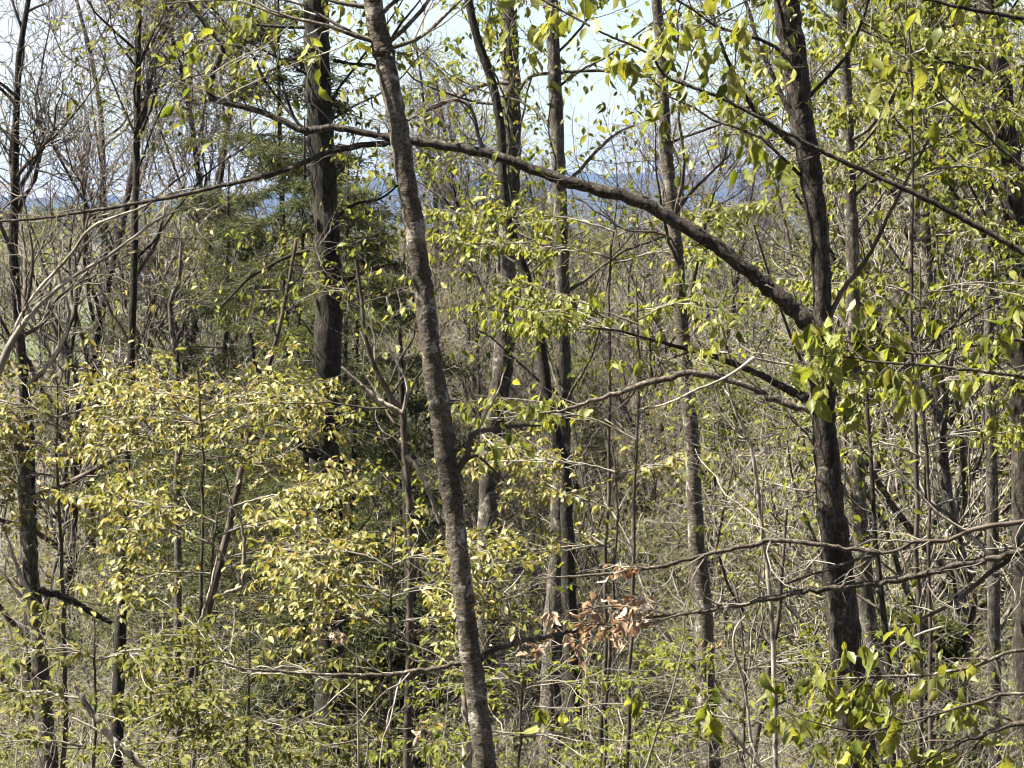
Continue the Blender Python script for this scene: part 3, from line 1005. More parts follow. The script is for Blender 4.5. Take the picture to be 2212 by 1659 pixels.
q, a = limb(T, [(905, 306, 14), (850, 310, 14), (780, 314, 13), (700, 332, 12), (600, 374, 11), (500, 396, 9), (400, 420, 9), (280, 442, 8), (200, 455, 7), (100, 470, 6), (0, 478, 5), (-80, 480, 4)], 14.0, M_ROUGH, 8)
T.spray(q, a, 14, .6, 3, .25, planar=.2, t0=.1, wig=.2)
q, a = limb(T, [(1055, 332, 11), (1035, 300, 9), (1020, 240, 8), (985, 215, 7), (935, 228, 5)], 14.1, M_TWIG_D, 6)
T.spray(q, a, 6, .5, 4, .2, planar=.1, leaves=1, size=.05)
q, a = limb(T, [(1745, 862, 22), (1700, 840, 18), (1645, 812, 15), (1570, 780, 13), (1500, 758, 10), (1420, 738, 7), (1340, 716, 5), (1280, 708, 3)], 14.0, M_ROUGH, 7)
T.spray(q, a, 9, .5, 3, .2, planar=.4, leaves=2, size=.075, droop=.7)
q, a = limb(T, [(1765, 890, 18), (1700, 872, 16), (1640, 845, 14), (1560, 815, 14), (1475, 806, 15), (1400, 828, 14), (1303, 860, 10), (1230, 882, 8), (1165, 893, 4)], 13.9, M_TWIG, 7)
T.spray(q, a, 9, .45, 3, .2, planar=.3, leaves=1, size=.06)
q, a = limb(T, [(1782, 720, 12), (1812, 640, 11), (1850, 590, 10), (1881, 544, 9), (1915, 475, 8), (1948, 410, 7), (1998, 317, 6), (2048, 227, 4), (2075, 170, 3)], 14.0, M_TWIG_D, 6)
T.spray(q, a, 8, .4, 3, .2, planar=.2, leaves=1, size=.06)
q, a = limb(T, [(1735, 330, 20), (1690, 290, 15), (1640, 250, 12), (1600, 190, 10), (1560, 100, 8), (1540, 30, 6)], 14.0, M_ROUGH, 7)
T.spray(q, a, 8, .6, 4, .25, planar=.2, leaves=2, size=.06)
q, a = limb(T, [(1630, 772, 9), (1570, 815, 7), (1510, 840, 6), (1440, 872, 5), (1380, 885, 3)], 13.7, M_PALE, 6, name="dead_branch")
crown(T, p, r, 10, .70, .99, 2.4, M_ROUGH, leaves=2, size=.06)
T.finish(M_TWIG_D, L_BEECH, 110)

# big dark mossy trunk
T, p, r = traced("mossy_tree", "thick dark mossy trunk standing straight behind the smooth leaning one",
                 [(681, 0, 54), (684, 120, 55), (688, 230, 56), (697, 340, 56), (704, 450, 55), (708, 560, 58), (708, 680, 60), (705, 820, 62), (703, 960, 62), (703, 1080, 64), (706, 1250, 66), (711, 1420, 68), (716, 1560, 70), (720, 1659, 72)],
                 24.0, M_DARK, 8, 14, rough=.04)
q, a = limb(T, [(690, 990, 26), (655, 960, 26), (625, 905, 24), (590, 865, 22), (555, 800, 16), (540, 720, 11)], 23.7, M_DARK, 8)
T.spray(q, a, 8, .8, 4, .3, planar=.2, leaves=1, size=.05)
for rows in ([(668, 60, 9), (620, 58, 8), (570, 55, 6), (520, 50, 4)], [(668, 115, 10), (625, 130, 8), (590, 150, 6), (560, 160, 4)], [(720, 130, 9), (760, 138, 8), (800, 140, 6), (850, 150, 4)],
             [(725, 470, 10), (770, 440, 8), (820, 430, 6), (860, 400, 4)], [(728, 620, 12), (780, 590, 8), (830, 575, 6)], [(668, 540, 11), (610, 560, 9), (540, 600, 7), (480, 660, 5)]):
    q, a = limb(T, rows, 24.0, M_DARK, 6)
    T.spray(q, a, 8, .7, 4, .3, planar=.4, leaves=2, size=.06)
crown(T, p, r, 14, .66, .99, 3.2, M_DARK, leaves=3, size=.07, n2=7, n3=4)
crown(T, p, r, 16, .22, .66, 1.1, M_DARK, leaves=3, size=.05, n2=6, len2=.4, n3=4, len3=.2)
T.finish(M_TWIG_D, L_MID, 60)

# lichen-grey trunks in the middle
T, p, r = traced("lichen_trunk_tree", "lichen-grey trunk lit on its side, just right of the smooth leaning trunk",
                 [(1096, 0, 36), (1104, 150, 38), (1107, 300, 38), (1102, 420, 38), (1094, 560, 40), (1090, 700, 42), (1083, 820, 44), (1064, 930, 46), (1057, 1040, 46), (1052, 1200, 48), (1046, 1400, 50), (1040, 1659, 52)], 27.0, M_GREY, 7, 12)
q, a = limb(T, [(1112, 205, 10), (1150, 165, 9), (1210, 157, 8), (1290, 152, 7), (1360, 162, 5), (1420, 160, 3)], 26.8, M_TWIG_D, 6)
T.spray(q, a, 10, .6, 4, .25, planar=.3, leaves=3, size=.07)
q, a = limb(T, [(1100, 180, 10), (1040, 185, 9), (980, 215, 8), (920, 240, 7), (870, 265, 5)], 26.8, M_TWIG_D, 6)
T.spray(q, a, 10, .6, 4, .25, planar=.3, leaves=2, size=.07)
limb(T, [(1092, 705, 12), (1070, 680, 12), (1044, 633, 12), (1024, 590, 11), (997, 556, 9), (975, 510, 4)], 26.9, M_PALE, 7, name="dead_branch")
limb(T, [(1100, 478, 9), (1070, 460, 8), (1114, 480, 8), (1154, 503, 9), (1200, 520, 8), (1240, 537, 5), (1280, 560, 3)][1:], 26.6, M_PALE, 7, name="dead_branch")
crown(T, p, r, 14, .45, .99, 2.8, M_GREY, leaves=3, size=.06)
T.finish(M_TWIG_D, L_MID, 120)

T, p, r = traced("grey_paired_tree", "slender pale grey trunk running down the middle, right of the lichen-grey one",
                 [(1192, 0, 26), (1198, 150, 28), (1204, 300, 30), (1210, 450, 30), (1214, 600, 31), (1216, 750, 32), (1218, 880, 32), (1214, 1000, 34), (1208, 1100, 36), (1204, 1200, 38), (1196, 1350, 42), (1190, 1500, 46), (1188, 1659, 48)], 25.0, M_GREY, 7, 12)
q, a = limb(T, [(1212, 410, 9), (1250, 370, 9), (1290, 325, 8), (1330, 290, 6), (1370, 270, 4)], 25.0, M_TWIG_D, 6)
T.spray(q, a, 8, .5, 4, .25, planar=.2, leaves=2, size=.06)
crown(T, p, r, 12, .45, .99, 2.6, M_GREY, leaves=2, size=.06)
T.finish(M_TWIG_D, L_MID, 80)

T, p, r = traced("crooked_dark_tree", "thin crooked dark stem weaving between the two grey middle trunks",
                 [(1012, 0, 17), (1030, 80, 18), (1050, 140, 19), (1072, 215, 20), (1083, 290, 20), (1086, 370, 20), (1098, 480, 20), (1128, 570, 20), (1146, 630, 21), (1168, 740, 23), (1182, 860, 24), (1202, 945, 26), (1220, 1020, 27),
                  (1226, 1160, 30), (1232, 1350, 34), (1240, 1500, 38), (1248, 1659, 42)], 23.0, M_DARK, 5, 10)
crown(T, p, r, 9, .5, .99, 2.2, M_DARK, leaves=3, size=.06)
T.finish(M_TWIG_D, L_MID, 50)

# slim straight trunk right of the middle
T, p, r = traced("slim_grey_tree", "slim straight grey trunk with a mottled lower stem, left of the forked tree",
                 [(1418, 0, 22), (1428, 120, 23), (1434, 240, 25), (1440, 340, 27), (1450, 430, 28), (1460, 520, 28), (1466, 620, 29), (1476, 750, 31), (1486, 860, 33), (1496, 960, 34), (1500, 1080, 34), (1507, 1190, 36), (1519, 1300, 38),
                  (1524, 1400, 40), (1525, 1500, 42), (1531, 1600, 45), (1536, 1659, 46)], 18.0, M_SMOOTH, 6, 12, rough=.03)
q, a = limb(T, [(1455, 470, 9), (1490, 420, 8), (1540, 370, 6), (1580, 330, 4)], 18, M_TWIG_D, 6)
T.spray(q, a, 9, .6, 4, .25, planar=.1)
crown(T, p, r, 10, .5, .99, 2.0, M_SMOOTH, leaves=1, size=.055)
T.finish(M_TWIG_D, L_MID, 80)

# thin dark trunk at the left
T, p, r = traced("thin_dark_tree", "thin straight dark trunk near the left edge, before the bare twiggy trees",
                 [(300, 0, 13), (298, 150, 14), (296, 300, 15), (292, 450, 15), (289, 600, 16), (284, 750, 17), (279, 870, 18), (272, 1000, 20), (267, 1150, 22), (262, 1300, 25), (256, 1480, 27), (250, 1659, 30)], 21.0, M_DARK, 5, 10)
for rows in ([(300, 140, 5), (330, 90, 4), (360, 40, 3), (400, 0, 2)], [(296, 300, 6), (270, 240, 5), (240, 170, 4), (215, 100, 3)], [(288, 610, 8), (310, 570, 8), (335, 530, 7), (350, 480, 5)],
             [(283, 740, 7), (250, 690, 6), (225, 640, 5), (205, 600, 3)]):
    q, a = limb(T, rows, 21.0, M_TWIG_D, 6)
    T.spray(q, a, 7, .5, 4, .25, planar=.1, leaves=1, size=.045)
crown(T, p, r, 10, .55, .99, 2.0, M_DARK, leaves=2, size=.05)
T.finish(M_TWIG_D, L_OLIVE, 30)

# trunk at the lower left
T, p, r = traced("stubby_limbed_tree", "broken lichen-spotted trunk at the lower left corner with crooked pale side limbs",
                 [(30, 930, 10), (40, 960, 20), (46, 1000, 27), (54, 1060, 30), (64, 1200, 33), (74, 1310, 35), (84, 1420, 37), (96, 1540, 40), (108, 1659, 42)], 19.0, M_GREY, 0, 12, rough=.07)
for rows, m in (([(62, 1280, 12), (40, 1235, 10), (25, 1190, 8), (8, 1140, 5)], M_PALE), ([(62, 1300, 10), (35, 1275, 8), (0, 1230, 6), (-30, 1200, 4)], M_PALE), ([(85, 1275, 18), (140, 1290, 15), (200, 1325, 14), (240, 1345, 10)], M_DARK)):
    q, a = limb(T, rows, 18.9, m, 7)
    T.spray(q, a, 5, .5, 3, .2, planar=.1)
crown(T, p, r, 6, .45, .97, 1.0, M_GREY, leaves=2, size=.055)
T.finish(M_TWIG, L_OLIVE, 40)

# right-hand background trunks
T, p, r = traced("pale_lower_tree", "pale patchy trunk close behind the rough forked trunk, on its right side",
                 [(1818, 0, 22), (1826, 150, 24), (1832, 300, 26), (1838, 450, 27), (1844, 600, 28), (1846, 760, 28), (1848, 900, 30), (1854, 1050, 32), (1862, 1180, 35), (1872, 1300, 38), (1886, 1430, 40), (1902, 1560, 42), (1912, 1659, 44)], 20.0, M_GREY, 6, 12, rough=.06)
crown(T, p, r, 15, .35, .99, 2.6, M_GREY, leaves=4, size=.075)
T.finish(M_TWIG, L_MID, 150)
T, p, r = traced("thick_spotted_tree", "thick pale-spotted trunk at the upper right corner behind hanging leaves",
                 [(2135, 0, 46), (2150, 100, 48), (2165, 220, 50), (2182, 350, 52), (2192, 480, 52), (2200, 620, 54), (2206, 800, 54), (2212, 1000, 56), (2218, 1300, 60), (2226, 1659, 64)], 22.0, M_ROUGH, 6, 12, rough=.06)
crown(T, p, r, 18, .35, .99, 3.2, M_ROUGH, leaves=4, size=.08)
T.finish(M_TWIG, L_MID, 150)
T, p, r = traced("thin_paired_tree", "thin grey stem just left of the thick pale-spotted trunk",
                 [(2106, 0, 19), (2116, 150, 20), (2126, 300, 22), (2132, 450, 22), (2136, 600, 23), (2138, 800, 24), (2142, 1000, 26), (2146, 1300, 28), (2150, 1659, 30)], 24.0, M_GREY, 6, 10)
crown(T, p, r, 14, .35, .99, 2.6, M_GREY, leaves=4, size=.08)
T.finish(M_TWIG, L_MID, 100)
T, p, r = traced("thin_dark_pole", "thin dark sapling pole right of the forked trunk's foot",
                 [(1868, 700, 6), (1872, 850, 8), (1882, 1000, 9), (1890, 1150, 11), (1902, 1270, 13), (1914, 1380, 15), (1922, 1480, 17), (1930, 1659, 19)], 15.5, M_DARK, 0, 8, cat="sapling")
crown(T, p, r, 8, .4, .99, .9, M_TWIG_D, n2=4, len2=.35, leaves=1, size=.05)
T.finish(M_TWIG_D, L_MID, 20)

# lower dark trunks
for lab, rows, y, m in (("dark mossy lower trunk between the mossy and the smooth leaning trunk", [(862, 700, 10), (870, 900, 14), (880, 1100, 20), (888, 1300, 25), (892, 1450, 29), (898, 1659, 33)], 26, M_DARK),
                        ("dark lower trunk hard against the mossy trunk's left side", [(662, 900, 16), (655, 1100, 22), (648, 1300, 28), (640, 1450, 32), (634, 1659, 36)], 28, M_DARK),
                        ("pale peeling thin trunk hard against the foot of the smooth leaning one", [(996, 1250, 6), (1000, 1350, 13), (1006, 1480, 19), (1009, 1659, 22)], 16, M_PALE),
                        ("pale grey sapling rising left of the mossy trunk's midpoint", [(392, 520, 7), (386, 600, 10), (368, 660, 11), (374, 730, 12), (384, 800, 13), (374, 860, 13), (386, 950, 14), (380, 1060, 15), (384, 1300, 17), (380, 1659, 20)], 23, M_GREY),
                        ("dark slanting sapling crossing left of the mossy trunk", [(640, 520, 7), (610, 680, 9), (578, 800, 11), (552, 880, 12), (534, 955, 13), (512, 1060, 15), (480, 1200, 16), (440, 1350, 17), (400, 1500, 18), (370, 1659, 19)], 20, M_TWIG_D),
                        ("thin twin-forked sapling just left of the smooth leaning trunk", [(768, 560, 6), (780, 637, 8), (787, 713, 9), (810, 793, 11), (847, 860, 13), (869, 890, 14), (874, 970, 14), (883, 1086, 15), (886, 1250, 16), (884, 1400, 17), (880, 1659, 19)], 17, M_TWIG_D),
                        ("pale sapling with crooked white stem between the slim and the forked trunk", [(1568, 820, 4), (1584, 876, 6), (1606, 930, 7), (1622, 968, 8), (1634, 1036, 9), (1641, 1106, 9), (1651, 1170, 10), (1661, 1253, 10), (1670, 1400, 11), (1676, 1659, 12)], 15, M_PALE),
                        ("dark thin sapling left of the forked trunk's foot", [(1700, 1100, 5), (1690, 1230, 8), (1680, 1350, 10), (1660, 1450, 12), (1640, 1560, 13), (1625, 1659, 14)], 19, M_TWIG_D)):
    T, p, r = traced("sapling" if rows[-1][2] < 25 else "lower_trunk_tree", lab, rows, y, m, 0, 9, cat="sapling" if rows[-1][2] < 25 else "tree", jit=.12)
    if "twin-forked" in lab:
        for rows in ([(869, 892, 11), (840, 877, 11), (815, 862, 11), (787, 837, 10), (765, 820, 9), (737, 793, 6)], [(869, 892, 8), (880, 830, 7), (850, 770, 5), (830, 735, 3)], [(876, 985, 9), (900, 1010, 10), (925, 1060, 9), (950, 1130, 6)]):
            limb(T, rows, 16.9, M_PALE, 7, name="dead_branch")
    crown(T, p, r, 8, .35, .98, 1.1, m, n2=5, len2=.45, n3=3, leaves=1, size=.05, droop=.5)
    T.finish(M_TWIG, L_YELLOW if y > 19 else L_BEECH, 40)

# leaning pale stems at the left edge
T, p, r = traced("leaning_shrub", "shrub of long leaning stems fanning up from the left edge, sunlit on top",
                 [(450, 437, 4), (360, 463, 6), (287, 513, 7), (233, 553, 8), (150, 603, 10), (80, 663, 12), (37, 720, 15), (0, 793, 18), (-30, 900, 20), (-40, 1000, 22)], 16.0, M_TWIG, 0, 8, cat="shrub", jit=.08)
T.spray(p[-44:], r[-44:], 10, .5, 3, .2, planar=.1, leaves=0)
for rows, m in (([(22, 745, 8), (40, 693, 8), (77, 633, 8), (150, 553, 8), (200, 490, 7), (293, 453, 6), (373, 417, 5), (430, 405, 3)], M_PALE), ([(30, 730, 9), (60, 640, 8), (70, 560, 7), (60, 480, 5), (45, 400, 4)], M_TWIG_D),
                ([(30, 735, 9), (90, 700, 8), (130, 640, 6), (190, 600, 4)], M_TWIG_D), ([(60, 830, 9), (110, 780, 8), (150, 690, 7), (130, 600, 5), (110, 520, 3)], M_PALE)):
    q, a = limb(T, rows, 16.0, m, 6, name="stem")
    T.spray(q, a, 8, .45, 3, .2, planar=.1)
T.finish(M_TWIG, L_OLIVE)


# ------------------------------------------------------------------ layered leafy understorey: saplings with flat sprays of leaves
def sapling(name, label, trunk_px, y, sprays, lm, n_obj=260, size=.07, dens=1.0, droop=.4, mat=None, cat="sapling", bare=False, flat=.6, span=.85, deadw=()):
    """trunk_px rows top first; sprays: traced limb rows, each carrying a flat fan of twigs and leaves."""
    mat = mat or M_TWIG
    T, p, r = traced(name, label, [(a + RNG.uniform(-9, 9), b, c * .62) for a, b, c in trunk_px], y, M_TWIG_D, 0, 7, cat=cat, jit=.45)
    for rows in sprays:
        q, a = limb(T, [(a_, b_, c_ * .75) for a_, b_, c_ in rows], y, mat, 6, jit=.45)
        ln = np.linalg.norm(q[1:] - q[:-1], axis=1).sum()
        n2 = max(6, int(ln * 17 * dens))
        T.spray(q, a, n2, span, 4, .28, planar=.8, t0=.08, leaves=8, n_on2=8, size=size * .64, droop=droop, flat=flat, r2=.0035, zf=.6)
    for rows in deadw:
        limb(T, rows, y - .15, M_PALE, 6, name="dead_branch", jit=.25)
    T.finish(M_TWIG, lm, n_obj)
    return T


sapling("maple_sapling", "young maple with a broad band of golden leaves at the left edge", [(120, 830, 5), (130, 1000, 10), (140, 1300, 14), (150, 1659, 18)], 19,
        [[(125, 900, 9), (60, 880, 7), (-20, 860, 5), (-80, 850, 3)], [(125, 900, 9), (200, 880, 7), (280, 872, 5), (340, 868, 3)], [(128, 960, 9), (60, 955, 7), (-30, 945, 4)], [(128, 985, 9), (220, 960, 7), (330, 930, 5), (420, 915, 3)],
         [(122, 850, 6), (170, 838, 4), (230, 830, 3)], [(132, 1030, 8), (60, 1020, 6), (-20, 1010, 3)], [(130, 920, 8), (40, 905, 6), (-60, 900, 3)], [(134, 1090, 8), (60, 1075, 6), (-10, 1080, 3)], [(134, 1085, 8), (210, 1060, 6), (300, 1050, 3)]], L_YELLOW, 300, .072)
sapling("maple_sapling", "young maple with pinkish golden leaves spread beside the slanting dark sapling", [(430, 800, 5), (440, 1000, 10), (436, 1300, 13), (420, 1659, 16)], 18,
        [[(436, 920, 8), (380, 890, 6), (310, 900, 4), (260, 905, 3)], [(436, 910, 8), (500, 880, 6), (570, 870, 5), (640, 872, 3)], [(438, 960, 7), (520, 925, 5), (600, 915, 3)], [(438, 970, 7), (350, 955, 5), (270, 985, 3)], [(437, 865, 6), (380, 852, 5), (320, 848, 3)], [(437, 875, 6), (520, 850, 5), (600, 850, 3)], [(440, 1010, 7), (520, 1000, 5), (610, 1010, 3)]], L_YELLOW, 260, .072)
sapling("maple_sapling", "bright gold-leafed young maple below the mossy trunk's left side", [(470, 1040, 5), (465, 1200, 9), (440, 1400, 13), (420, 1659, 16)], 17,
        [[(468, 1130, 8), (400, 1100, 6), (330, 1090, 5), (270, 1080, 3)], [(468, 1110, 8), (530, 1085, 6), (600, 1070, 5), (660, 1075, 3)], [(466, 1160, 8), (540, 1130, 6), (620, 1120, 5), (720, 1140, 3)],
         [(466, 1180, 8), (390, 1150, 6), (300, 1135, 4)], [(466, 1210, 7), (560, 1190, 6), (660, 1185, 4), (740, 1195, 3)], [(464, 1240, 7), (380, 1235, 5), (300, 1250, 3)]], L_YELLOW, 300, .075, 1.1,
        deadw=([(462, 1290, 9), (490, 1280, 9), (522, 1265, 10), (525, 1215, 9), (528, 1180, 8), (520, 1130, 6), (500, 1090, 4)], [(523, 1262, 8), (505, 1235, 7), (485, 1205, 5), (460, 1170, 3)], [(425, 1405, 8), (428, 1360, 9), (440, 1320, 8), (455, 1270, 7), (470, 1200, 4)]))
sapling("maple_sapling", "golden young maple filling the space between the mossy and smooth trunks low down", [(850, 1150, 5), (846, 1300, 9), (840, 1500, 13), (836, 1659, 15)], 15.5,
        [[(848, 1230, 8), (790, 1200, 6), (730, 1190, 4), (690, 1200, 3)], [(848, 1220, 8), (900, 1200, 6), (960, 1195, 4)], [(847, 1290, 8), (780, 1265, 6), (700, 1270, 3)], [(847, 1290, 8), (910, 1270, 6), (980, 1275, 4)],
         [(846, 1350, 7), (900, 1335, 5), (970, 1350, 3)], [(846, 1360, 7), (780, 1335, 5), (720, 1345, 3)]], L_YELLOW, 300, .072, 1.5)
sapling("maple_sapling", "olive-gold young maple in the lower left corner, below the stubby-limbed trunk", [(200, 1330, 5), (205, 1450, 9), (210, 1659, 13)], 14.5,
        [[(203, 1420, 8), (140, 1400, 6), (60, 1410, 3)], [(203, 1430, 8), (280, 1405, 6), (360, 1410, 3)], [(206, 1520, 8), (120, 1500, 6), (20, 1510, 3)], [(206, 1530, 8), (300, 1505, 6), (400, 1510, 3)],
         [(208, 1620, 8), (100, 1600, 6), (0, 1610, 3)], [(208, 1630, 8), (320, 1605, 6), (450, 1615, 3)]], L_OLIVE, 220, .07, 1.1)
sapling("maple_sapling", "olive young maple at the bottom, left of the dark mossy foot", [(540, 1350, 5), (536, 1480, 9), (530, 1659, 12)], 15.0,
        [[(538, 1450, 8), (470, 1430, 6), (400, 1445, 3)], [(538, 1460, 8), (610, 1440, 5), (680, 1450, 3)], [(535, 1560, 8), (450, 1540, 5), (370, 1550, 3)], [(535, 1570, 8), (610, 1550, 5), (690, 1565, 3)], [(532, 1630, 8), (450, 1620, 5), (650, 1615, 3)]],
        L_OLIVE, 180, .07, 1.1)
sapling("beech_sapling", "yellow-green sapling spreading over the middle below the arching limb", [(1330, 430, 5), (1325, 600, 9), (1318, 900, 13), (1310, 1250, 16), (1300, 1659, 20)], 20,
        [[(1328, 500, 8), (1250, 475, 6), (1150, 465, 5), (1050, 470, 4), (950, 480, 3)], [(1328, 510, 8), (1400, 480, 6), (1480, 470, 4), (1560, 480, 3)], [(1327, 560, 8), (1230, 535, 6), (1120, 525, 4), (1000, 530, 3)],
         [(1326, 570, 8), (1420, 545, 6), (1520, 550, 3)], [(1322, 690, 8), (1240, 660, 6), (1140, 650, 4), (1040, 665, 3)], [(1322, 700, 8), (1400, 665, 6), (1480, 670, 3)]], L_BEECH, 300, .078, .62, .5)
sapling("beech_sapling", "light green sapling whose leaves hang left of the slim straight trunk", [(1380, 600, 5), (1378, 800, 9), (1370, 1100, 12), (1360, 1659, 16)], 15,
        [[(1378, 700, 7), (1300, 672, 5), (1230, 668, 4), (1160, 675, 3)], [(1377, 730, 7), (1300, 712, 6), (1230, 712, 4)], [(1372, 950, 7), (1280, 905, 5), (1180, 895, 4), (1050, 905, 3)], [(1378, 690, 7), (1440, 660, 5), (1500, 655, 3)]], L_BEECH, 220, .07, .55, .6)
sapling("maple_sapling", "golden sapling low in the middle, between the grey and slim trunks", [(1330, 960, 5), (1326, 1080, 8), (1320, 1300, 12), (1316, 1659, 15)], 19,
        [[(1328, 1020, 7), (1250, 1000, 5), (1150, 995, 4), (1030, 1000, 3)], [(1328, 1030, 7), (1400, 1005, 5), (1470, 1010, 3)], [(1324, 1100, 7), (1240, 1075, 5), (1140, 1080, 3)], [(1322, 1180, 7), (1230, 1180, 5), (1130, 1190, 3)]], L_YELLOW, 240, .075, .8)
sapling("beech_sapling", "green leafy sapling spreading right of the forked trunk at mid height", [(1990, 560, 5), (1994, 800, 9), (2000, 1100, 13), (2006, 1659, 18)], 17,
        [[(1992, 650, 8), (1930, 620, 6), (1860, 610, 4), (1790, 620, 3)], [(1992, 640, 8), (2060, 615, 6), (2140, 610, 4), (2230, 620, 3)], [(1995, 850, 8), (1930, 840, 6), (1850, 850, 3)], [(1995, 840, 8), (2080, 810, 6), (2180, 815, 3)],
         [(1998, 960, 8), (2080, 930, 6), (2190, 940, 3)], [(1998, 990, 7), (1920, 960, 5), (1850, 970, 3)]], L_BEECH, 280, .07, .8, .5)
sapling("beech_sapling", "green sapling high behind the forked trunk's crown at the right", [(1960, -60, 5), (1966, 200, 9), (1974, 600, 13), (1980, 1100, 18), (1986, 1659, 20)], 18.5,
        [[(1964, 130, 8), (1900, 100, 6), (1830, 110, 3)], [(1964, 120, 8), (2040, 90, 6), (2140, 100, 3)], [(1967, 260, 8), (1900, 230, 6), (1830, 250, 3)], [(1967, 250, 8), (2060, 215, 6), (2180, 230, 3)],
         [(1970, 400, 8), (1890, 370, 6), (1820, 380, 3)], [(1970, 390, 8), (2060, 360, 6), (2170, 370, 3)], [(1972, 520, 8), (2060, 500, 6), (2190, 510, 3)]], L_BEECH, 280, .07, .8, .5)
sapling("beech_sapling", "light green sapling at the bottom between the slim and the forked trunk", [(1600, 1280, 5), (1602, 1450, 9), (1606, 1659, 12)], 16,
        [[(1602, 1440, 7), (1550, 1420, 5), (1480, 1430, 3)], [(1602, 1450, 7), (1670, 1430, 5), (1740, 1440, 3)], [(1604, 1560, 7), (1530, 1545, 5), (1440, 1560, 3)], [(1604, 1570, 7), (1690, 1550, 5), (1780, 1560, 3)]], L_MID, 160, .06, .9)
sapling("leafing_sapling", "small green-leafed sapling at the bottom centre beside the smooth trunk's foot", [(1130, 1380, 4), (1128, 1500, 7), (1124, 1659, 10)], 13,
        [[(1129, 1480, 6), (1090, 1465, 5), (1050, 1470, 3)], [(1129, 1490, 6), (1190, 1470, 5), (1250, 1480, 3)], [(1126, 1590, 6), (1070, 1580, 5), (1000, 1590, 3)], [(1126, 1595, 6), (1200, 1585, 5), (1280, 1590, 3)]], L_MID, 160, .05, .9)

# ------------------------------------------------------------------ near beech at the right: its trunk stands outside the picture
tb, rb, base = rooted([(2560, -900, 60), (2545, -300, 80), (2530, 300, 100), (2520, 900, 120), (2515, 1659, 135)], 9.2, 6, .02, 2)
T = Tree("beech_tree", "near beech whose branches of big hanging fresh leaves reach in from the right", "tree", base)
T.part("trunk", tb, rb, M_SMOOTH, 16, .02)


def hang(rows, y, n2, len2, leaves, size=.085, droop=.66, n_on2=2, mat=None, t0=.08):
    q, a = limb(T, [(a_, b_, c_ * .85) for a_, b_, c_ in rows], y, mat or M_TWIG_D, 7, jit=.25)
    T.spray(q, a, n2, len2, 2, .13, planar=.5, t0=t0, leaves=leaves, n_on2=n_on2, size=size, droop=droop, flat=.38, r2=.003, trop=(0, 0, -.03))


hang([(2525, 700, 34), (2400, 640, 26), (2300, 590, 20), (2212, 545, 17), (2150, 510, 16), (2050, 455, 15), (1950, 405, 14), (1850, 360, 13), (1760, 318, 12), (1700, 288, 11), (1620, 243, 10), (1560, 214, 9), (1500, 190, 9), (1440, 165, 8), (1403, 120, 7),
      (1353, 92, 6), (1303, 72, 6), (1203, 17, 5), (1120, -25, 3)], 9.4, 19, .30, 2, .062, mat=M_ROUGH, t0=.40)
hang([(2530, 560, 24), (2400, 480, 17), (2300, 430, 12), (2212, 365, 9), (2130, 292, 8), (2060, 228, 6), (1990, 170, 4), (1930, 150, 3)], 9.0, 11, .30, 2, .062, mat=M_ROUGH, t0=.3)
hang([(2540, 200, 24), (2400, 110, 18), (2250, 50, 13), (2100, 20, 10), (1950, -10, 8), (1800, -20, 7), (1650, -10, 5), (1540, 40, 4), (1490, 70, 3)], 9.2, 17, .34, 2, .062, mat=M_ROUGH, t0=.25)
hang([(2535, 850, 24), (2400, 800, 16), (2212, 736, 9), (2100, 748, 8), (1968, 764, 6), (1860, 745, 5), (1780, 728, 3)], 8.8, 18, .24, 3, .06, mat=M_TWIG, t0=.25)
hang([(2535, 900, 22), (2400, 860, 14), (2212, 816, 9), (2110, 800, 8), (2000, 789, 8), (1908, 783, 7), (1830, 772, 5), (1745, 768, 3)], 8.7, 18, .26, 3, .06, mat=M_TWIG, t0=.25)
hang([(2530, 1480, 26), (2400, 1430, 18), (2212, 1405, 10), (2100, 1440, 9), (2000, 1458, 8), (1900, 1462, 7), (1800, 1468, 5), (1710, 1480, 3)], 8.2, 19, .22, 2, .062, mat=M_TWIG, t0=.3)
hang([(2528, 1700, 26), (2400, 1620, 20), (2300, 1585, 16), (2212, 1562, 15), (2108, 1592, 12), (2041, 1619, 10), (1995, 1650, 7), (1940, 1690, 5)], 8.0, 11, .25, 2, .066, mat=M_TWIG, t0=.4)
hang([(2528, 1640, 20), (2400, 1560, 14), (2212, 1500, 9), (2100, 1520, 8), (1960, 1560, 6), (1860, 1580, 5), (1760, 1560, 4), (1700, 1540, 3)], 8.0, 12, .24, 2, .062, mat=M_TWIG, t0=.3)
T.finish(M_TWIG_D, L_BEECH, 300, min_px=14)

# a small beech whelp low in the middle with a few big hanging leaves
T, p, r = traced("beech_whip", "thin whip with a few big drooping green leaves at the bottom centre", [(1480, 1380, 3), (1450, 1500, 4), (1420, 1580, 5), (1395, 1659, 6)], 8.0, M_TWIG, 0, 6, cat="sapling", jit=.2)
for rows in ([(1442, 1510, 3), (1420, 1480, 3), (1370, 1470, 2)], [(1430, 1540, 3), (1330, 1520, 3), (1230, 1530, 3), (1150, 1525, 2)], [(1425, 1560, 3), (1500, 1530, 3), (1570, 1520, 2)]):
    q, a = limb(T, rows, 8.0, M_TWIG, 5)
    T.spray(q, a, 4, .12, 0, 0, planar=.4, t0=.5, n_on2=2, size=.062, droop=.85, flat=.2)
T.finish(M_TWIG, L_BEECH, 60)

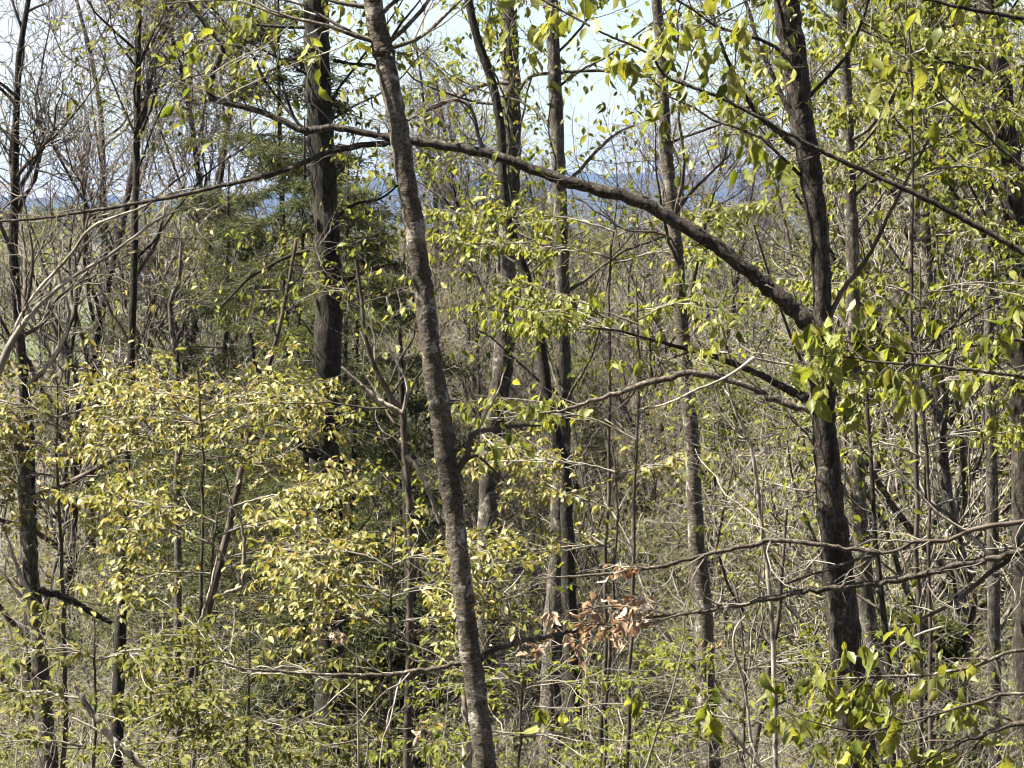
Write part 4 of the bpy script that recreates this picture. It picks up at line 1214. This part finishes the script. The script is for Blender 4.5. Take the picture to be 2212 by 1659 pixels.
# ------------------------------------------------------------------ bare-branched beech at the right, dry copper leaves still on its tips
tb, rb, base = rooted([(2470, -300, 60), (2460, 300, 70), (2450, 900, 80), (2440, 1659, 90)], 12.0, 6, .02, 3)
T = Tree("copper_leafed_beech", "beech reaching low bare branches in from the right, dry copper leaves on the tips", "tree", base)
T.part("trunk", tb, rb, M_SMOOTH, 14, .02)
bare = [([(2452, 1150, 30), (2330, 1170, 22), (2212, 1190, 18), (2100, 1215, 17), (2000, 1238, 16), (1900, 1258, 15), (1800, 1270, 14), (1700, 1285, 13), (1600, 1305, 12), (1530, 1318, 10), (1460, 1328, 7), (1390, 1335, 5)], M_TWIG, 15, .32),
        ([(2452, 1110, 26), (2330, 1120, 16), (2212, 1127, 12), (2108, 1142, 11), (2041, 1168, 10), (1974, 1170, 9), (1940, 1188, 8), (1868, 1203, 7), (1791, 1229, 6), (1691, 1263, 4)], M_TWIG_D, 10, .45),
        ([(1900, 1192, 9), (1830, 1185, 9), (1768, 1176, 10), (1668, 1169, 11), (1575, 1187, 10), (1475, 1212, 9), (1398, 1229, 8), (1271, 1243, 6), (1157, 1250, 3)], M_TWIG, 10, .4),
        ([(2300, 1172, 14), (2212, 1189, 12), (2141, 1236, 11), (2058, 1303, 9), (1968, 1346, 5)], M_TWIG_D, 5, .35),
        ([(1920, 990, 3), (1951, 1029, 5), (2024, 1106, 6), (2091, 1152, 7), (2141, 1202, 7), (2212, 1249, 8), (2330, 1300, 10), (2448, 1340, 16)], M_PALE, 6, .3)]
for rows, m, n2, l2 in bare:
    q, a = limb(T, rows, 12.0, m, 7, jit=.14)
    T.spray(q, a, n2, l2, 2, .15, planar=.15, t0=.1, wig=.25)
for rows, n in (([(1470, 1327, 6), (1400, 1345, 5), (1330, 1350, 4), (1260, 1345, 3), (1190, 1330, 2)], 12), ([(1440, 1326, 4), (1380, 1312, 3), (1310, 1310, 3), (1220, 1320, 2)], 10), ([(1398, 1229, 5), (1370, 1225, 4), (1330, 1240, 3)], 3),
                ([(1330, 1352, 4), (1270, 1380, 3), (1200, 1395, 3), (1150, 1400, 2)], 7)):
    q, a = limb(T, rows, 11.9, M_TWIG_D, 5)
    T.spray(q, a, int(n * 1.6), .20, 0, 0, planar=.6, n_on2=3, size=.05, droop=.5, flat=.35, t0=.1, zf=.6)
T.finish(M_TWIG, L_DEAD, 220, dry=True)
for lab, rows, y in (("little twig with three dry copper leaves beside the mossy trunk's foot", [(770, 1410, 3), (760, 1390, 3), (740, 1365, 2)], 13.0), ("little twig of pale dry leaves on the slim straight trunk's lower side", [(1528, 1420, 3), (1540, 1400, 3), (1555, 1385, 2)], 17.5),
                     ("little spray of dry orange leaves at the bottom, left of the smooth trunk", [(930, 1659, 4), (920, 1600, 4), (905, 1560, 3)], 14.0)):
    T, p, r = traced("dry_leafed_sprig", lab, [(rows[-1][0], rows[-1][1], 2)] + [(a_, b_, c_) for a_, b_, c_ in rows[:-1]][::-1] + [(rows[0][0] + 6, 1760, 6)], y, M_TWIG, 0, 5, cat="sapling", jit=.1)
    T.spray(p[-8:], r[-8:], 6, .10, 0, 0, planar=.1, n_on2=2, size=.042, droop=.5, flat=.3, t0=.2)
    T.finish(M_TWIG, L_DEAD, 30, dry=True)

# ------------------------------------------------------------------ dead pale limbs lying and leaning in the undergrowth
def dead(label, rows, y, forks=()):
    p, r = trace(rows, y, 6, .18)
    low = p[np.argmin(p[:, 2])]
    T = Tree("dead_limb", label, "dead branch", low)
    T.part("stem", p, r, M_PALE, 8, .08)
    for f in forks:
        q, a = trace(f, y, 5, .15)
        T.part("fork", q, a, M_PALE, 6, .08)
    T.spray(p, r, 5, .3, 2, .12, planar=.1)
    T.finish(M_PALE)


dead("bleached white fallen limb at the bottom left corner", [(160, 1480, 8), (173, 1502, 12), (213, 1559, 15), (240, 1592, 16), (267, 1615, 17), (307, 1655, 18), (380, 1740, 18), (420, 1800, 16)], 14.0, [[(240, 1592, 8), (200, 1572, 6), (155, 1550, 4)]])
dead("bright white slanting stick at the bottom, left of the forked trunk's foot", [(1570, 1570, 4), (1585, 1590, 7), (1610, 1620, 8), (1645, 1655, 9), (1700, 1730, 10), (1740, 1790, 10)], 12.0)
dead("curling pale vine stem at the bottom between slim and forked trunks", [(1610, 1330, 3), (1588, 1360, 5), (1585, 1400, 5), (1592, 1430, 6), (1605, 1470, 6), (1612, 1510, 6), (1622, 1600, 7), (1625, 1700, 8)], 13.0)
dead("pale broken stub beside the foot of the forked trunk", [(1868, 1395, 8), (1885, 1415, 14), (1900, 1435, 10), (1925, 1500, 9), (1940, 1659, 9), (1945, 1780, 10)], 13.2, [[(1925, 1410, 5), (1960, 1385, 6), (1990, 1368, 5), (2040, 1352, 3)]])
